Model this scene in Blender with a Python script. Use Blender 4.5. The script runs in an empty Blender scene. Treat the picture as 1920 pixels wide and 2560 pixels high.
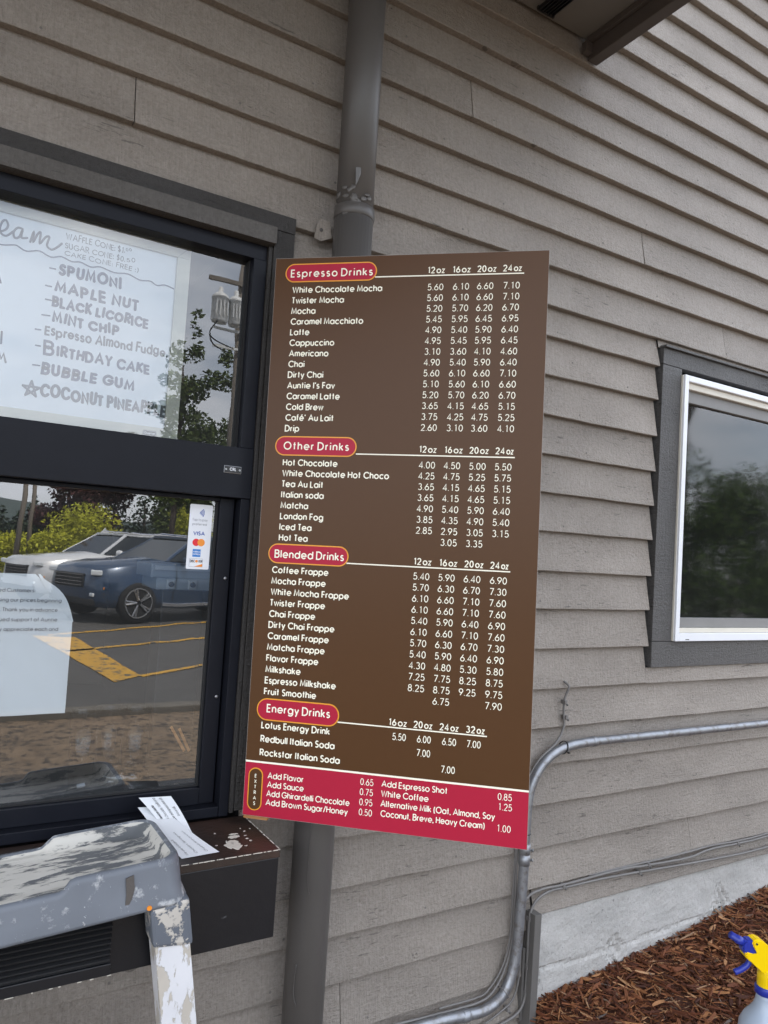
import bpy, bmesh, math, random
from mathutils import Vector, Matrix
R = random.Random(7)
SC = bpy.context.scene
COL = SC.collection
rad = math.radians

# ------------------------------------------------------------------ camera
cam = bpy.data.cameras.new('camera')
camo = bpy.data.objects.new('camera', cam)
COL.objects.link(camo)
fw = Vector((0.51803811, 0.85357594, 0.05517811))
rt = Vector((0.85150731, -0.52074596, 0.06131025))
up = Vector((-0.08106673, -0.01522352, 0.99659241))
M = Matrix((rt, up, -fw)).transposed().to_4x4()
M.translation = (0, -1.63, 0)
camo.matrix_world = M
cam.sensor_fit = 'HORIZONTAL'
cam.sensor_width = 36
cam.lens = 34.915
cam.clip_start = 0.02
cam.clip_end = 2000
SC.camera = camo

# ------------------------------------------------------------------ sky and sun
SUN_EL, SUN_ROT = rad(60), rad(20)      # the sun stands behind the building
world = bpy.data.worlds.new('World')
SC.world = world
world.use_nodes = True
wn, wl = world.node_tree.nodes, world.node_tree.links
wn.clear()
sky = wn.new('ShaderNodeTexSky')
sky.sky_type = 'NISHITA'
sky.sun_disc = False
sky.sun_elevation = SUN_EL
sky.sun_rotation = SUN_ROT
tc = wn.new('ShaderNodeTexCoord')
mp = wn.new('ShaderNodeMapping')
mp.inputs['Scale'].default_value = (1.0, 1.0, 2.6)
cn = wn.new('ShaderNodeTexNoise')
cn.inputs['Scale'].default_value = 2.3
cn.inputs['Detail'].default_value = 8
cn.inputs['Roughness'].default_value = 0.55
cr = wn.new('ShaderNodeValToRGB')
cr.color_ramp.elements[0].position = 0.34
cr.color_ramp.elements[1].position = 0.58
mx = wn.new('ShaderNodeMix')
mx.data_type = 'RGBA'
mx.inputs[7].default_value = (8.9, 9.3, 10.1, 1)
bg = wn.new('ShaderNodeBackground')
bg.inputs['Strength'].default_value = 0.15
wo = wn.new('ShaderNodeOutputWorld')
wl.new(tc.outputs['Generated'], mp.inputs['Vector'])
wl.new(mp.outputs[0], cn.inputs['Vector'])
wl.new(cn.outputs['Fac'], cr.inputs['Fac'])
wl.new(cr.outputs['Color'], mx.inputs[0])
wl.new(sky.outputs['Color'], mx.inputs[6])
wl.new(mx.outputs[2], bg.inputs['Color'])
wl.new(bg.outputs[0], wo.inputs['Surface'])
sunl = bpy.data.lights.new('sun', 'SUN')
sunl.energy = 4.2
sunl.angle = rad(0.53)
sunl.color = (1.0, 0.95, 0.87)
suno = bpy.data.objects.new('sun', sunl)
COL.objects.link(suno)
sd = Vector((math.sin(SUN_ROT) * math.cos(SUN_EL), math.cos(SUN_ROT) * math.cos(SUN_EL), math.sin(SUN_EL)))
suno.rotation_euler = sd.to_track_quat('Z', 'Y').to_euler()
suno.location = sd * 30
SC.view_settings.view_transform = 'Standard'
SC.view_settings.look = 'None'
SC.view_settings.exposure = 1.28
SC.view_settings.gamma = 1

# ------------------------------------------------------------------ helpers
def empty(name, loc=(0, 0, 0), label=None, cat=None, group=None, kind=None):
    o = bpy.data.objects.new(name, None)
    o.empty_display_size = 0.05
    COL.objects.link(o)
    o.location = loc
    tag(o, label, cat, group, kind)
    return o

def tag(o, label=None, cat=None, group=None, kind=None):
    for k, v in (('label', label), ('category', cat), ('group', group), ('kind', kind)):
        if v:
            o[k] = v
    return o

def wm(o):
    if o.parent is None:
        return o.matrix_basis.copy()
    return wm(o.parent) @ o.matrix_parent_inverse @ o.matrix_basis

def link(name, bm, mat, parent=None, smooth=False, keep=False):
    """one mesh object; vertices are given in world space unless keep is set"""
    if isinstance(mat, (list, tuple)):
        mats = mat
    else:
        mats = [mat]
    bmesh.ops.recalc_face_normals(bm, faces=bm.faces[:]) if smooth != 'flat' else None
    me = bpy.data.meshes.new(name)
    bm.to_mesh(me)
    bm.free()
    for m in mats:
        me.materials.append(m)
    if smooth is True:
        for p in me.polygons:
            p.use_smooth = True
    o = bpy.data.objects.new(name, me)
    COL.objects.link(o)
    if parent is not None:
        o.parent = parent
        if not keep:
            o.matrix_parent_inverse = wm(parent).inverted()
    return o

def NB():
    return bmesh.new()

def box(bm, x0, x1, y0, y1, z0, z1, bev=0.0, mtx=None):
    t = bmesh.new()
    vs = [t.verts.new((x, y, z)) for x in (x0, x1) for y in (y0, y1) for z in (z0, z1)]
    for f in ((0, 1, 3, 2), (4, 6, 7, 5), (0, 4, 5, 1), (2, 3, 7, 6), (0, 2, 6, 4), (1, 5, 7, 3)):
        t.faces.new([vs[i] for i in f])
    if bev:
        bmesh.ops.bevel(t, geom=t.edges[:], offset=bev, segments=2, affect='EDGES', profile=0.6)
    merge(bm, t, mtx)

def merge(bm, t, mtx=None):
    if mtx is not None:
        bmesh.ops.transform(t, matrix=mtx, verts=t.verts[:])
    me = bpy.data.meshes.new('tmp')
    t.to_mesh(me)
    t.free()
    bm.from_mesh(me)
    bpy.data.meshes.remove(me)

def smoothpath(pts, n=6):
    """Catmull-Rom through the points"""
    P = [Vector(p) for p in pts]
    out = []
    for i in range(len(P) - 1):
        a, b, c, d = P[max(i - 1, 0)], P[i], P[i + 1], P[min(i + 2, len(P) - 1)]
        for k in range(n):
            t = k / n
            out.append(0.5 * ((2 * b) + (c - a) * t + (2 * a - 5 * b + 4 * c - d) * t * t + (3 * b - a - 3 * c + d) * t ** 3))
    out.append(P[-1])
    return out

def tube(bm, pts, r, seg=10, cap=True):
    P = [Vector(p) for p in pts]
    rs = r if isinstance(r, (list, tuple)) else [r] * len(P)
    rings = []
    prev = None
    for i, p in enumerate(P):
        d = (P[min(i + 1, len(P) - 1)] - P[max(i - 1, 0)])
        d = d.normalized() if d.length > 1e-9 else Vector((0, 0, 1))
        if prev is None:
            a = d.cross(Vector((0, 0, 1)))
            if a.length < 1e-3:
                a = d.cross(Vector((0, 1, 0)))
            a.normalize()
        else:
            a = prev - d * prev.dot(d)
            a.normalize()
        prev = a
        b = d.cross(a)
        rings.append([bm.verts.new(p + (a * math.cos(2 * math.pi * k / seg) + b * math.sin(2 * math.pi * k / seg)) * rs[i]) for k in range(seg)])
    for i in range(len(rings) - 1):
        for k in range(seg):
            bm.faces.new((rings[i][k], rings[i][(k + 1) % seg], rings[i + 1][(k + 1) % seg], rings[i + 1][k]))
    if cap:
        bm.faces.new(rings[0][::-1])
        bm.faces.new(rings[-1])

def lathe(bm, prof, c, seg=24, axis=None):
    rings = []
    for r, z in prof:
        rings.append([bm.verts.new((r * math.cos(2 * math.pi * k / seg), r * math.sin(2 * math.pi * k / seg), z)) for k in range(seg)])
    vs = [v for q in rings for v in q]
    for i in range(len(rings) - 1):
        for k in range(seg):
            bm.faces.new((rings[i][k], rings[i][(k + 1) % seg], rings[i + 1][(k + 1) % seg], rings[i + 1][k]))
    bm.faces.new(rings[0][::-1])
    bm.faces.new(rings[-1])
    m = Matrix.Translation(c)
    if axis is not None:
        m = m @ Vector(axis).to_track_quat('Z', 'Y').to_matrix().to_4x4()
    for v in vs:
        v.co = m @ v.co

def poly(bm, pts, mtx=None, mi=0):
    f = bm.faces.new([bm.verts.new((mtx @ Vector(p)) if mtx is not None else p) for p in pts])
    f.material_index = mi
    return f

def prism(bm, pts2, z0, z1, mtx):
    """outline in local xy extruded along local z"""
    a = [bm.verts.new(mtx @ Vector((x, y, z0))) for x, y in pts2]
    b = [bm.verts.new(mtx @ Vector((x, y, z1))) for x, y in pts2]
    n = len(a)
    bm.faces.new(a[::-1])
    bm.faces.new(b)
    for i in range(n):
        bm.faces.new((a[i], a[(i + 1) % n], b[(i + 1) % n], b[i]))

def rrect(x0, x1, y0, y1, r, n=8):
    out = []
    for cx, cy, a in ((x1 - r, y1 - r, 0), (x0 + r, y1 - r, 90), (x0 + r, y0 + r, 180), (x1 - r, y0 + r, 270)):
        for k in range(n + 1):
            t = rad(a + 90 * k / n)
            out.append((cx + r * math.cos(t), cy + r * math.sin(t)))
    return out

# ------------------------------------------------------------------ materials
def newmat(name):
    m = bpy.data.materials.new(name)
    m.use_nodes = True
    n, l = m.node_tree.nodes, m.node_tree.links
    b = n['Principled BSDF']
    return m, n, l, b

def rgb(n, c):
    q = n.new('ShaderNodeRGB')
    q.outputs[0].default_value = (*c, 1)
    return q.outputs[0]

def mixc(n, l, fac, a, b, mode='MIX'):
    q = n.new('ShaderNodeMix')
    q.data_type = 'RGBA'
    q.blend_type = mode
    for s, v in ((0, fac), (6, a), (7, b)):
        if hasattr(v, 'is_output'):
            l.new(v, q.inputs[s])
        else:
            q.inputs[s].default_value = v if s == 0 else (*v, 1)
    return q.outputs[2]

def noise(n, l, scale, detail=4, rough=0.55, stretch=None, coord='Object', off=None):
    t = n.new('ShaderNodeTexCoord')
    v = t.outputs[coord]
    mpn = n.new('ShaderNodeMapping')
    mpn.inputs['Scale'].default_value = stretch or (1, 1, 1)
    l.new(v, mpn.inputs['Vector'])
    if off is not None:
        l.new(off, mpn.inputs['Location'])
    q = n.new('ShaderNodeTexNoise')
    q.inputs['Scale'].default_value = scale
    q.inputs['Detail'].default_value = detail
    q.inputs['Roughness'].default_value = rough
    l.new(mpn.outputs[0], q.inputs['Vector'])
    return q.outputs['Fac']

def ramp(n, l, fac, p0, p1, c0=(0, 0, 0), c1=(1, 1, 1)):
    q = n.new('ShaderNodeValToRGB')
    q.color_ramp.elements[0].position = p0
    q.color_ramp.elements[1].position = p1
    q.color_ramp.elements[0].color = (*c0, 1)
    q.color_ramp.elements[1].color = (*c1, 1)
    l.new(fac, q.inputs['Fac'])
    return q.outputs['Color']

def bump(n, l, b, h, strength=0.3, dist=0.002):
    q = n.new('ShaderNodeBump')
    q.inputs['Strength'].default_value = strength
    q.inputs['Distance'].default_value = dist
    l.new(h, q.inputs['Height'])
    if b.inputs['Normal'].links:
        l.new(b.inputs['Normal'].links[0].from_socket, q.inputs['Normal'])
    l.new(q.outputs[0], b.inputs['Normal'])

def pm(name, c, rough=0.5, metal=0.0, var=0.12, vs=12, bs=0.15, bsc=90, spot=None, spot_p=(0.68, 0.7), spot_s=30, stretch=None, spec=0.5):
    m, n, l, b = newmat(name)
    f = noise(n, l, vs, 5, 0.6, stretch)
    col = mixc(n, l, f, tuple(x * (1 - var) for x in c), tuple(min(1, x * (1 + var)) for x in c))
    if spot:
        g = ramp(n, l, noise(n, l, spot_s, 6, 0.65, stretch), spot_p[0], spot_p[1])
        col = mixc(n, l, g, col, spot)
    l.new(col, b.inputs['Base Color'])
    b.inputs['Roughness'].default_value = rough
    b.inputs['Metallic'].default_value = metal
    b.inputs['Specular IOR Level'].default_value = spec
    if bs:
        bump(n, l, b, noise(n, l, bsc, 5, 0.6, stretch), bs)
    return m

def flatmat(name, c, rough=0.45, spec=0.4):
    m, n, l, b = newmat(name)
    f = noise(n, l, 60, 2)
    l.new(mixc(n, l, f, tuple(x * 0.97 for x in c), tuple(min(1, x * 1.03) for x in c)), b.inputs['Base Color'])
    b.inputs['Roughness'].default_value = rough
    b.inputs['Specular IOR Level'].default_value = spec
    return m

def siding_mat(name, c, fine=1.0):
    m, n, l, b = newmat(name)
    def ctr(sock):
        q = n.new('ShaderNodeMath'); q.operation = 'SUBTRACT'; q.inputs[1].default_value = 0.5
        l.new(sock, q.inputs[0])
        return q.outputs[0]
    geo = n.new('ShaderNodeNewGeometry')
    cmb = n.new('ShaderNodeCombineXYZ')
    ml = n.new('ShaderNodeMath')
    ml.operation = 'MULTIPLY'
    ml.inputs[1].default_value = 37.0
    l.new(geo.outputs['Random Per Island'], ml.inputs[0])
    l.new(ml.outputs[0], cmb.inputs['X'])
    l.new(ml.outputs[0], cmb.inputs['Y'])
    off = cmb.outputs[0]
    grain = noise(n, l, 9, 7, 0.62, (1.4, 1, 13), off=off)            # long grain
    grain2 = noise(n, l, 34, 6, 0.7, (1.3, 1, 9), off=off)
    saw = noise(n, l, 60, 3, 0.7, (5.0, 1, 0.22), off=off)            # upright saw marks
    patch = noise(n, l, 2.2, 3, 0.5, (1, 1, 2.5), off=off)
    patch2 = noise(n, l, 3.1, 3, 0.5, (1.3, 1, 3.2), off=off)
    peb = noise(n, l, 120, 4, 0.65, (1, 1, 1.1), off=off)
    # colour: nearly uniform paint with little weathering
    col = mixc(n, l, ramp(n, l, noise(n, l, 3.0, 6, 0.6, (1, 1, 2), off=off), 0.3, 0.72), tuple(x * 0.95 for x in c), tuple(x * 1.05 for x in c))
    rnd = n.new('ShaderNodeMapRange')
    rnd.inputs['To Min'].default_value = 0.94
    rnd.inputs['To Max'].default_value = 1.05
    l.new(geo.outputs['Random Per Island'], rnd.inputs['Value'])
    hv = n.new('ShaderNodeHueSaturation')
    l.new(rnd.outputs[0], hv.inputs['Value'])
    l.new(col, hv.inputs['Color'])
    col = hv.outputs['Color']
    # open checks in the grain, only in rough patches
    chk = ramp(n, l, noise(n, l, 15, 3, 0.55, (1.2, 1, 9.5), off=off), 0.635, 0.675)
    msk = ramp(n, l, patch2, 0.46, 0.62)
    mm = n.new('ShaderNodeMath'); mm.operation = 'MULTIPLY'
    l.new(chk, mm.inputs[0]); l.new(msk, mm.inputs[1])
    col = mixc(n, l, mm.outputs[0], col, tuple(x * 0.5 for x in c))
    # shading of the pebbly paint and saw marks, put into the colour
    col = mixc(n, l, 1.0, col, ramp(n, l, peb, 0.34, 0.62, (.84, .83, .82), (1.04, 1.04, 1.04)), 'MULTIPLY')
    col = mixc(n, l, 1.0, col, ramp(n, l, saw, 0.32, 0.60, (.90, .895, .89), (1.03, 1.03, 1.03)), 'MULTIPLY')
    # small dark pits and knots
    vor = n.new('ShaderNodeTexVoronoi')
    vor.inputs['Scale'].default_value = 7
    tcn = n.new('ShaderNodeTexCoord')
    mpn = n.new('ShaderNodeMapping')
    mpn.inputs['Scale'].default_value = (1.0, 0.01, 1.3)
    l.new(tcn.outputs['Object'], mpn.inputs['Vector'])
    l.new(off, mpn.inputs['Location'])
    l.new(mpn.outputs[0], vor.inputs['Vector'])
    pit = ramp(n, l, vor.outputs['Distance'], 0.018, 0.03, (1, 1, 1), (0, 0, 0))
    col = mixc(n, l, pit, col, tuple(x * 0.35 for x in c))
    kd = n.new('ShaderNodeMath'); kd.operation = 'MULTIPLY'; kd.inputs[1].default_value = 95.0
    l.new(vor.outputs['Distance'], kd.inputs[0])
    ks = n.new('ShaderNodeMath'); ks.operation = 'SINE'
    l.new(kd.outputs[0], ks.inputs[0])
    km = n.new('ShaderNodeMath'); km.operation = 'MULTIPLY'
    l.new(ks.outputs[0], km.inputs[0])
    l.new(ramp(n, l, vor.outputs['Distance'], 0.10, 0.17, (1, 1, 1), (0, 0, 0)), km.inputs[1])
    bump(n, l, b, km.outputs[0], 0.35 * fine, 0.004)
    l.new(col, b.inputs['Base Color'])
    b.inputs['Roughness'].default_value = 0.5
    b.inputs['Specular IOR Level'].default_value = 0.42
    sm = n.new('ShaderNodeMath'); sm.operation = 'MULTIPLY'
    l.new(ctr(saw), sm.inputs[0]); l.new(ramp(n, l, patch, 0.42, 0.62, (.35, .35, .35)), sm.inputs[1])
    bump(n, l, b, sm.outputs[0], 0.6 * fine, 0.009)
    pm_ = n.new('ShaderNodeMath'); pm_.operation = 'MULTIPLY'
    l.new(ctr(peb), pm_.inputs[0]); l.new(ramp(n, l, noise(n, l, 2.6, 3, 0.5, (1, 1, 2), off=off), 0.40, 0.64, (.50, .50, .50)), pm_.inputs[1])
    gm2 = n.new('ShaderNodeMath'); gm2.operation = 'MULTIPLY'
    l.new(ctr(grain2), gm2.inputs[0]); l.new(ramp(n, l, patch2, 0.42, 0.64, (.40, .40, .40)), gm2.inputs[1])
    gm = n.new('ShaderNodeMath'); gm.operation = 'MULTIPLY'
    l.new(ctr(grain), gm.inputs[0]); l.new(ramp(n, l, patch2, 0.38, 0.62, (.55, .55, .55)), gm.inputs[1])
    bump(n, l, b, gm.outputs[0], 0.5 * fine, 0.005)
    bump(n, l, b, gm2.outputs[0], 0.6 * fine, 0.008)
    bump(n, l, b, mm.outputs[0], -0.6, 0.004)
    bump(n, l, b, pm_.outputs[0], 0.6 * fine, 0.010)
    return m

def glass_mat(name, base=0.10, tint=(0.93, 0.96, 0.95), grime=0.0, rough=0.0, film=0.0):
    m, n, l, b = newmat(name)
    n.remove(b)
    fr = n.new('ShaderNodeFresnel')
    fr.inputs['IOR'].default_value = 1.5
    ad = n.new('ShaderNodeMath'); ad.operation = 'MULTIPLY_ADD'
    ad.inputs[1].default_value = 1.7
    ad.inputs[2].default_value = base
    l.new(fr.outputs[0], ad.inputs[0])
    gl = n.new('ShaderNodeBsdfGlossy')
    gl.inputs['Roughness'].default_value = rough
    wv = noise(n, l, 5, 2)
    bp = n.new('ShaderNodeBump')
    bp.inputs['Strength'].default_value = 0.05
    bp.inputs['Distance'].default_value = 0.004
    l.new(wv, bp.inputs['Height'])
    l.new(bp.outputs[0], gl.inputs['Normal'])
    tr = n.new('ShaderNodeBsdfTransparent')
    tr.inputs['Color'].default_value = (*tint, 1)
    ms = n.new('ShaderNodeMixShader')
    l.new(ad.outputs[0], ms.inputs[0])
    l.new(tr.outputs[0], ms.inputs[1])
    l.new(gl.outputs[0], ms.inputs[2])
    out = n['Material Output']
    last = ms.outputs[0]
    if film:
        fd = n.new('ShaderNodeBsdfDiffuse')
        fd.inputs['Color'].default_value = (0.62, 0.63, 0.62, 1)
        ff = n.new('ShaderNodeMath'); ff.operation = 'MULTIPLY'; ff.inputs[1].default_value = film
        l.new(ramp(n, l, noise(n, l, 6, 6, .65, (1, 1, .5)), .25, .8, (.45, .45, .45)), ff.inputs[0])
        m3 = n.new('ShaderNodeMixShader')
        l.new(ff.outputs[0], m3.inputs[0]); l.new(last, m3.inputs[1]); l.new(fd.outputs[0], m3.inputs[2])
        last = m3.outputs[0]
    if grime:
        df = n.new('ShaderNodeBsdfDiffuse')
        df.inputs['Color'].default_value = (0.5, 0.5, 0.5, 1)
        g = ramp(n, l, noise(n, l, 70, 5, 0.7), 0.66, 0.72)
        gm = n.new('ShaderNodeMath'); gm.operation = 'MULTIPLY'; gm.inputs[1].default_value = grime
        l.new(g, gm.inputs[0])
        m2 = n.new('ShaderNodeMixShader')
        l.new(gm.outputs[0], m2.inputs[0])
        l.new(last, m2.inputs[1])
        l.new(df.outputs[0], m2.inputs[2])
        last = m2.outputs[0]
    l.new(last, out.inputs['Surface'])
    return m

GREY = (0.302, 0.266, 0.231)
m_siding = siding_mat('painted_siding', GREY)
m_trim = siding_mat('dark_trim_paint', (0.088, 0.085, 0.083), 0.8)
m_casing = siding_mat('casing_paint', (0.036, 0.0325, 0.030), 0.8)
m_head = siding_mat('head_board_paint', (0.088, 0.080, 0.072), 0.6)
m_soffit = pm('soffit_paint', (0.16, 0.15, 0.135), 0.7, vs=4)
m_fascia = pm('fascia_paint', (0.075, 0.062, 0.055), 0.55, bs=0.1)
m_alu = pm('black_anodised_frame', (0.009, 0.010, 0.0145), 0.42, var=0.25, bs=0.04, bsc=250, spec=.16)
m_aludk = pm('black_gasket', (0.008, 0.008, 0.009), 0.7, bs=0)
m_counter = pm('black_counter_paint', (0.0075, 0.008, 0.0105), 0.38, var=0.35, vs=6, bs=0.35, bsc=45, spot=(0.07, 0.07, 0.075), spot_p=(0.70, 0.74), spot_s=22)
m_glass = glass_mat('window_glass', 0.075, (.80, .84, .86), film=0.035)
m_glass_low = glass_mat('lower_window_glass', 0.125, (.80, .84, .86), film=0.035)
m_glass2 = glass_mat('screened_glass', -0.01, grime=0.30, rough=.04, film=.02)
m_white = pm('white_vinyl', (0.74, 0.75, 0.78), 0.35, var=0.05, bs=0.03)
m_cream = pm('cream_vinyl', (0.62, 0.58, 0.50), 0.4, var=0.06, bs=0.03)
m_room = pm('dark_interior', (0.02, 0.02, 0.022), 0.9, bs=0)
m_grey_pl = pm('grey_plastic', (0.26, 0.30, 0.34), 0.35, bs=0.05)
m_spout = pm('downspout_paint', (0.088, 0.081, 0.076), 0.42, var=0.15, vs=5, bs=0.25, bsc=35)
m_galv = pm('galvanised_steel', (0.30, 0.31, 0.33), 0.42, 0.7, var=0.3, vs=30, bs=0.1, spot=(0.21, 0.20, 0.195), spot_p=(0.50, 0.64), spot_s=45)
m_screw = pm('screw_steel', (0.35, 0.35, 0.36), 0.35, 0.9, bs=0.05)
m_cable = pm('painted_cable', (0.165, 0.155, 0.147), 0.5, bs=0.1)
m_blackpl = pm('black_plastic', (0.012, 0.012, 0.013), 0.4, bs=0.0)
m_stake = pm('stake_paint', (0.12, 0.112, 0.104), 0.6, stretch=(8, 8, 0.6), bs=0.3)

def concrete_mat():
    m, n, l, b = newmat('concrete')
    f = noise(n, l, 5, 8, 0.62, (1, 1, 1.6))
    col = mixc(n, l, ramp(n, l, f, 0.25, 0.75), (0.33, 0.32, 0.30), (0.52, 0.50, 0.475))
    pits = ramp(n, l, noise(n, l, 85, 3, 0.5), 0.68, 0.72)
    msk = ramp(n, l, noise(n, l, 4, 3), 0.45, 0.6)
    mm = n.new('ShaderNodeMath'); mm.operation = 'MULTIPLY'
    l.new(pits, mm.inputs[0]); l.new(msk, mm.inputs[1])
    col = mixc(n, l, mm.outputs[0], col, (0.17, 0.165, 0.16))
    l.new(col, b.inputs['Base Color'])
    b.inputs['Roughness'].default_value = 0.85
    bump(n, l, b, noise(n, l, 14, 8, 0.65), 0.7, 0.02)
    bump(n, l, b, noise(n, l, 70, 5, 0.65), 0.4, 0.006)
    bump(n, l, b, mm.outputs[0], -0.6, 0.006)
    return m
m_conc = concrete_mat()

def flake_mat(name, base, paint, scale, lo, hi, up_bias=0.0, rough=0.45, metal=0.0, stretch=None):
    """paint splashes; with up_bias the paint lies thicker on faces that look up"""
    m, n, l, b = newmat(name)
    f = noise(n, l, scale, 8, 0.68, stretch)
    if up_bias:
        geo = n.new('ShaderNodeNewGeometry')
        sp = n.new('ShaderNodeSeparateXYZ')
        l.new(geo.outputs['True Normal'], sp.inputs[0])
        ma = n.new('ShaderNodeMath'); ma.operation = 'MULTIPLY_ADD'
        ma.use_clamp = False
        l.new(sp.outputs['Z'], ma.inputs[0])
        ma.inputs[1].default_value = up_bias
        l.new(f, ma.inputs[2])
        f = ma.outputs[0]
    k = ramp(n, l, f, lo, hi)
    k2 = ramp(n, l, noise(n, l, 75, 4, .7, (1, 1, .6)), .655, .70)
    kx = n.new('ShaderNodeMath'); kx.operation = 'MAXIMUM'
    l.new(k, kx.inputs[0]); l.new(k2, kx.inputs[1])
    k = kx.outputs[0]
    v = noise(n, l, 9, 4)
    cb = mixc(n, l, v, tuple(x * 0.8 for x in base), tuple(x * 1.2 for x in base))
    cp = mixc(n, l, noise(n, l, 6, 4), paint, tuple(x * 0.72 for x in paint))
    l.new(mixc(n, l, k, cb, cp), b.inputs['Base Color'])
    b.inputs['Roughness'].default_value = rough
    b.inputs['Metallic'].default_value = metal
    bump(n, l, b, k, 0.6, 0.0015)
    bump(n, l, b, noise(n, l, 140, 3), 0.1, 0.001)
    return m
m_tray = flake_mat('ladder_tray_plastic', (0.135, 0.148, 0.17), (0.50, 0.51, 0.52), 26, 0.56, 0.66, 0.0)
m_basin = flake_mat('ladder_basin_paint', (0.10, 0.105, 0.11), (0.66, 0.63, 0.565), 24, 0.45, 0.50, 0.0, stretch=(0.35, 1.3, 1))
m_cap = flake_mat('ladder_cap_plastic', (0.125, 0.14, 0.165), (0.60, 0.56, 0.50), 30, 0.53, 0.56)
m_rail = flake_mat('ladder_rail_metal', (0.50, 0.46, 0.40), (0.80, 0.80, 0.82), 32, 0.45, 0.475, rough=0.35, stretch=(1, 1, 0.35))
m_sill = flake_mat('sill_top_paint', (0.030, 0.020, 0.016), (0.055, 0.030, 0.022), 7, 0.45, 0.6, rough=0.4)
m_chip = pm('bare_chipped_paint', (0.62, 0.58, 0.50), 0.8, bs=0.3)
m_wood = pm('raw_wood', (0.42, 0.20, 0.07), 0.7, stretch=(1, 8, 8), bs=0.2)
m_paper = pm('white_paper', (0.80, 0.82, 0.84), 0.75, var=0.03, bs=0.03)
m_ink = flatmat('black_ink', (0.02, 0.02, 0.022), 0.7)
m_greyink = flatmat('grey_ink', (0.16, 0.16, 0.18), 0.7)
m_board = flatmat('brown_sign_print', (0.088, 0.040, 0.0155), 0.30, 0.20)
m_red = flatmat('crimson_sign_print', (0.42, 0.016, 0.045), 0.36, 0.2)
m_gold = flatmat('gold_sign_print', (0.80, 0.34, 0.03), 0.36)
m_creamink = flatmat('cream_lettering', (0.95, 0.91, 0.75), 0.4)
m_bedge = pm('sign_edge', (0.40, 0.36, 0.33), 0.4, bs=0)
m_wb = pm('whiteboard_enamel', (0.74, 0.78, 0.82), 0.22, var=0.02, bs=0)
m_wbf = pm('whiteboard_frame_aluminium', (0.44, 0.42, 0.345), 0.4, 0.3, var=0.1, vs=20, bs=0.05)
m_marker = flatmat('dry_erase_ink', (0.015, 0.03, 0.10), 0.5)
m_marker2 = flatmat('pale_dry_erase_ink', (0.055, 0.062, 0.09), 0.5)
m_blue = flatmat('blue_print', (0.03, 0.08, 0.35), 0.4)
m_amex = flatmat('bright_blue_print', (0.02, 0.19, 0.55), 0.4)
m_mred = flatmat('red_print', (0.72, 0.02, 0.03), 0.4)
m_orange = flatmat('orange_print', (0.85, 0.28, 0.03), 0.4)
m_yel = pm('yellow_plastic', (0.86, 0.58, 0.0), 0.3, var=0.04, bs=0.03)
m_bl = pm('blue_plastic', (0.02, 0.035, 0.30), 0.3, var=0.06, bs=0.03)

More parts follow.
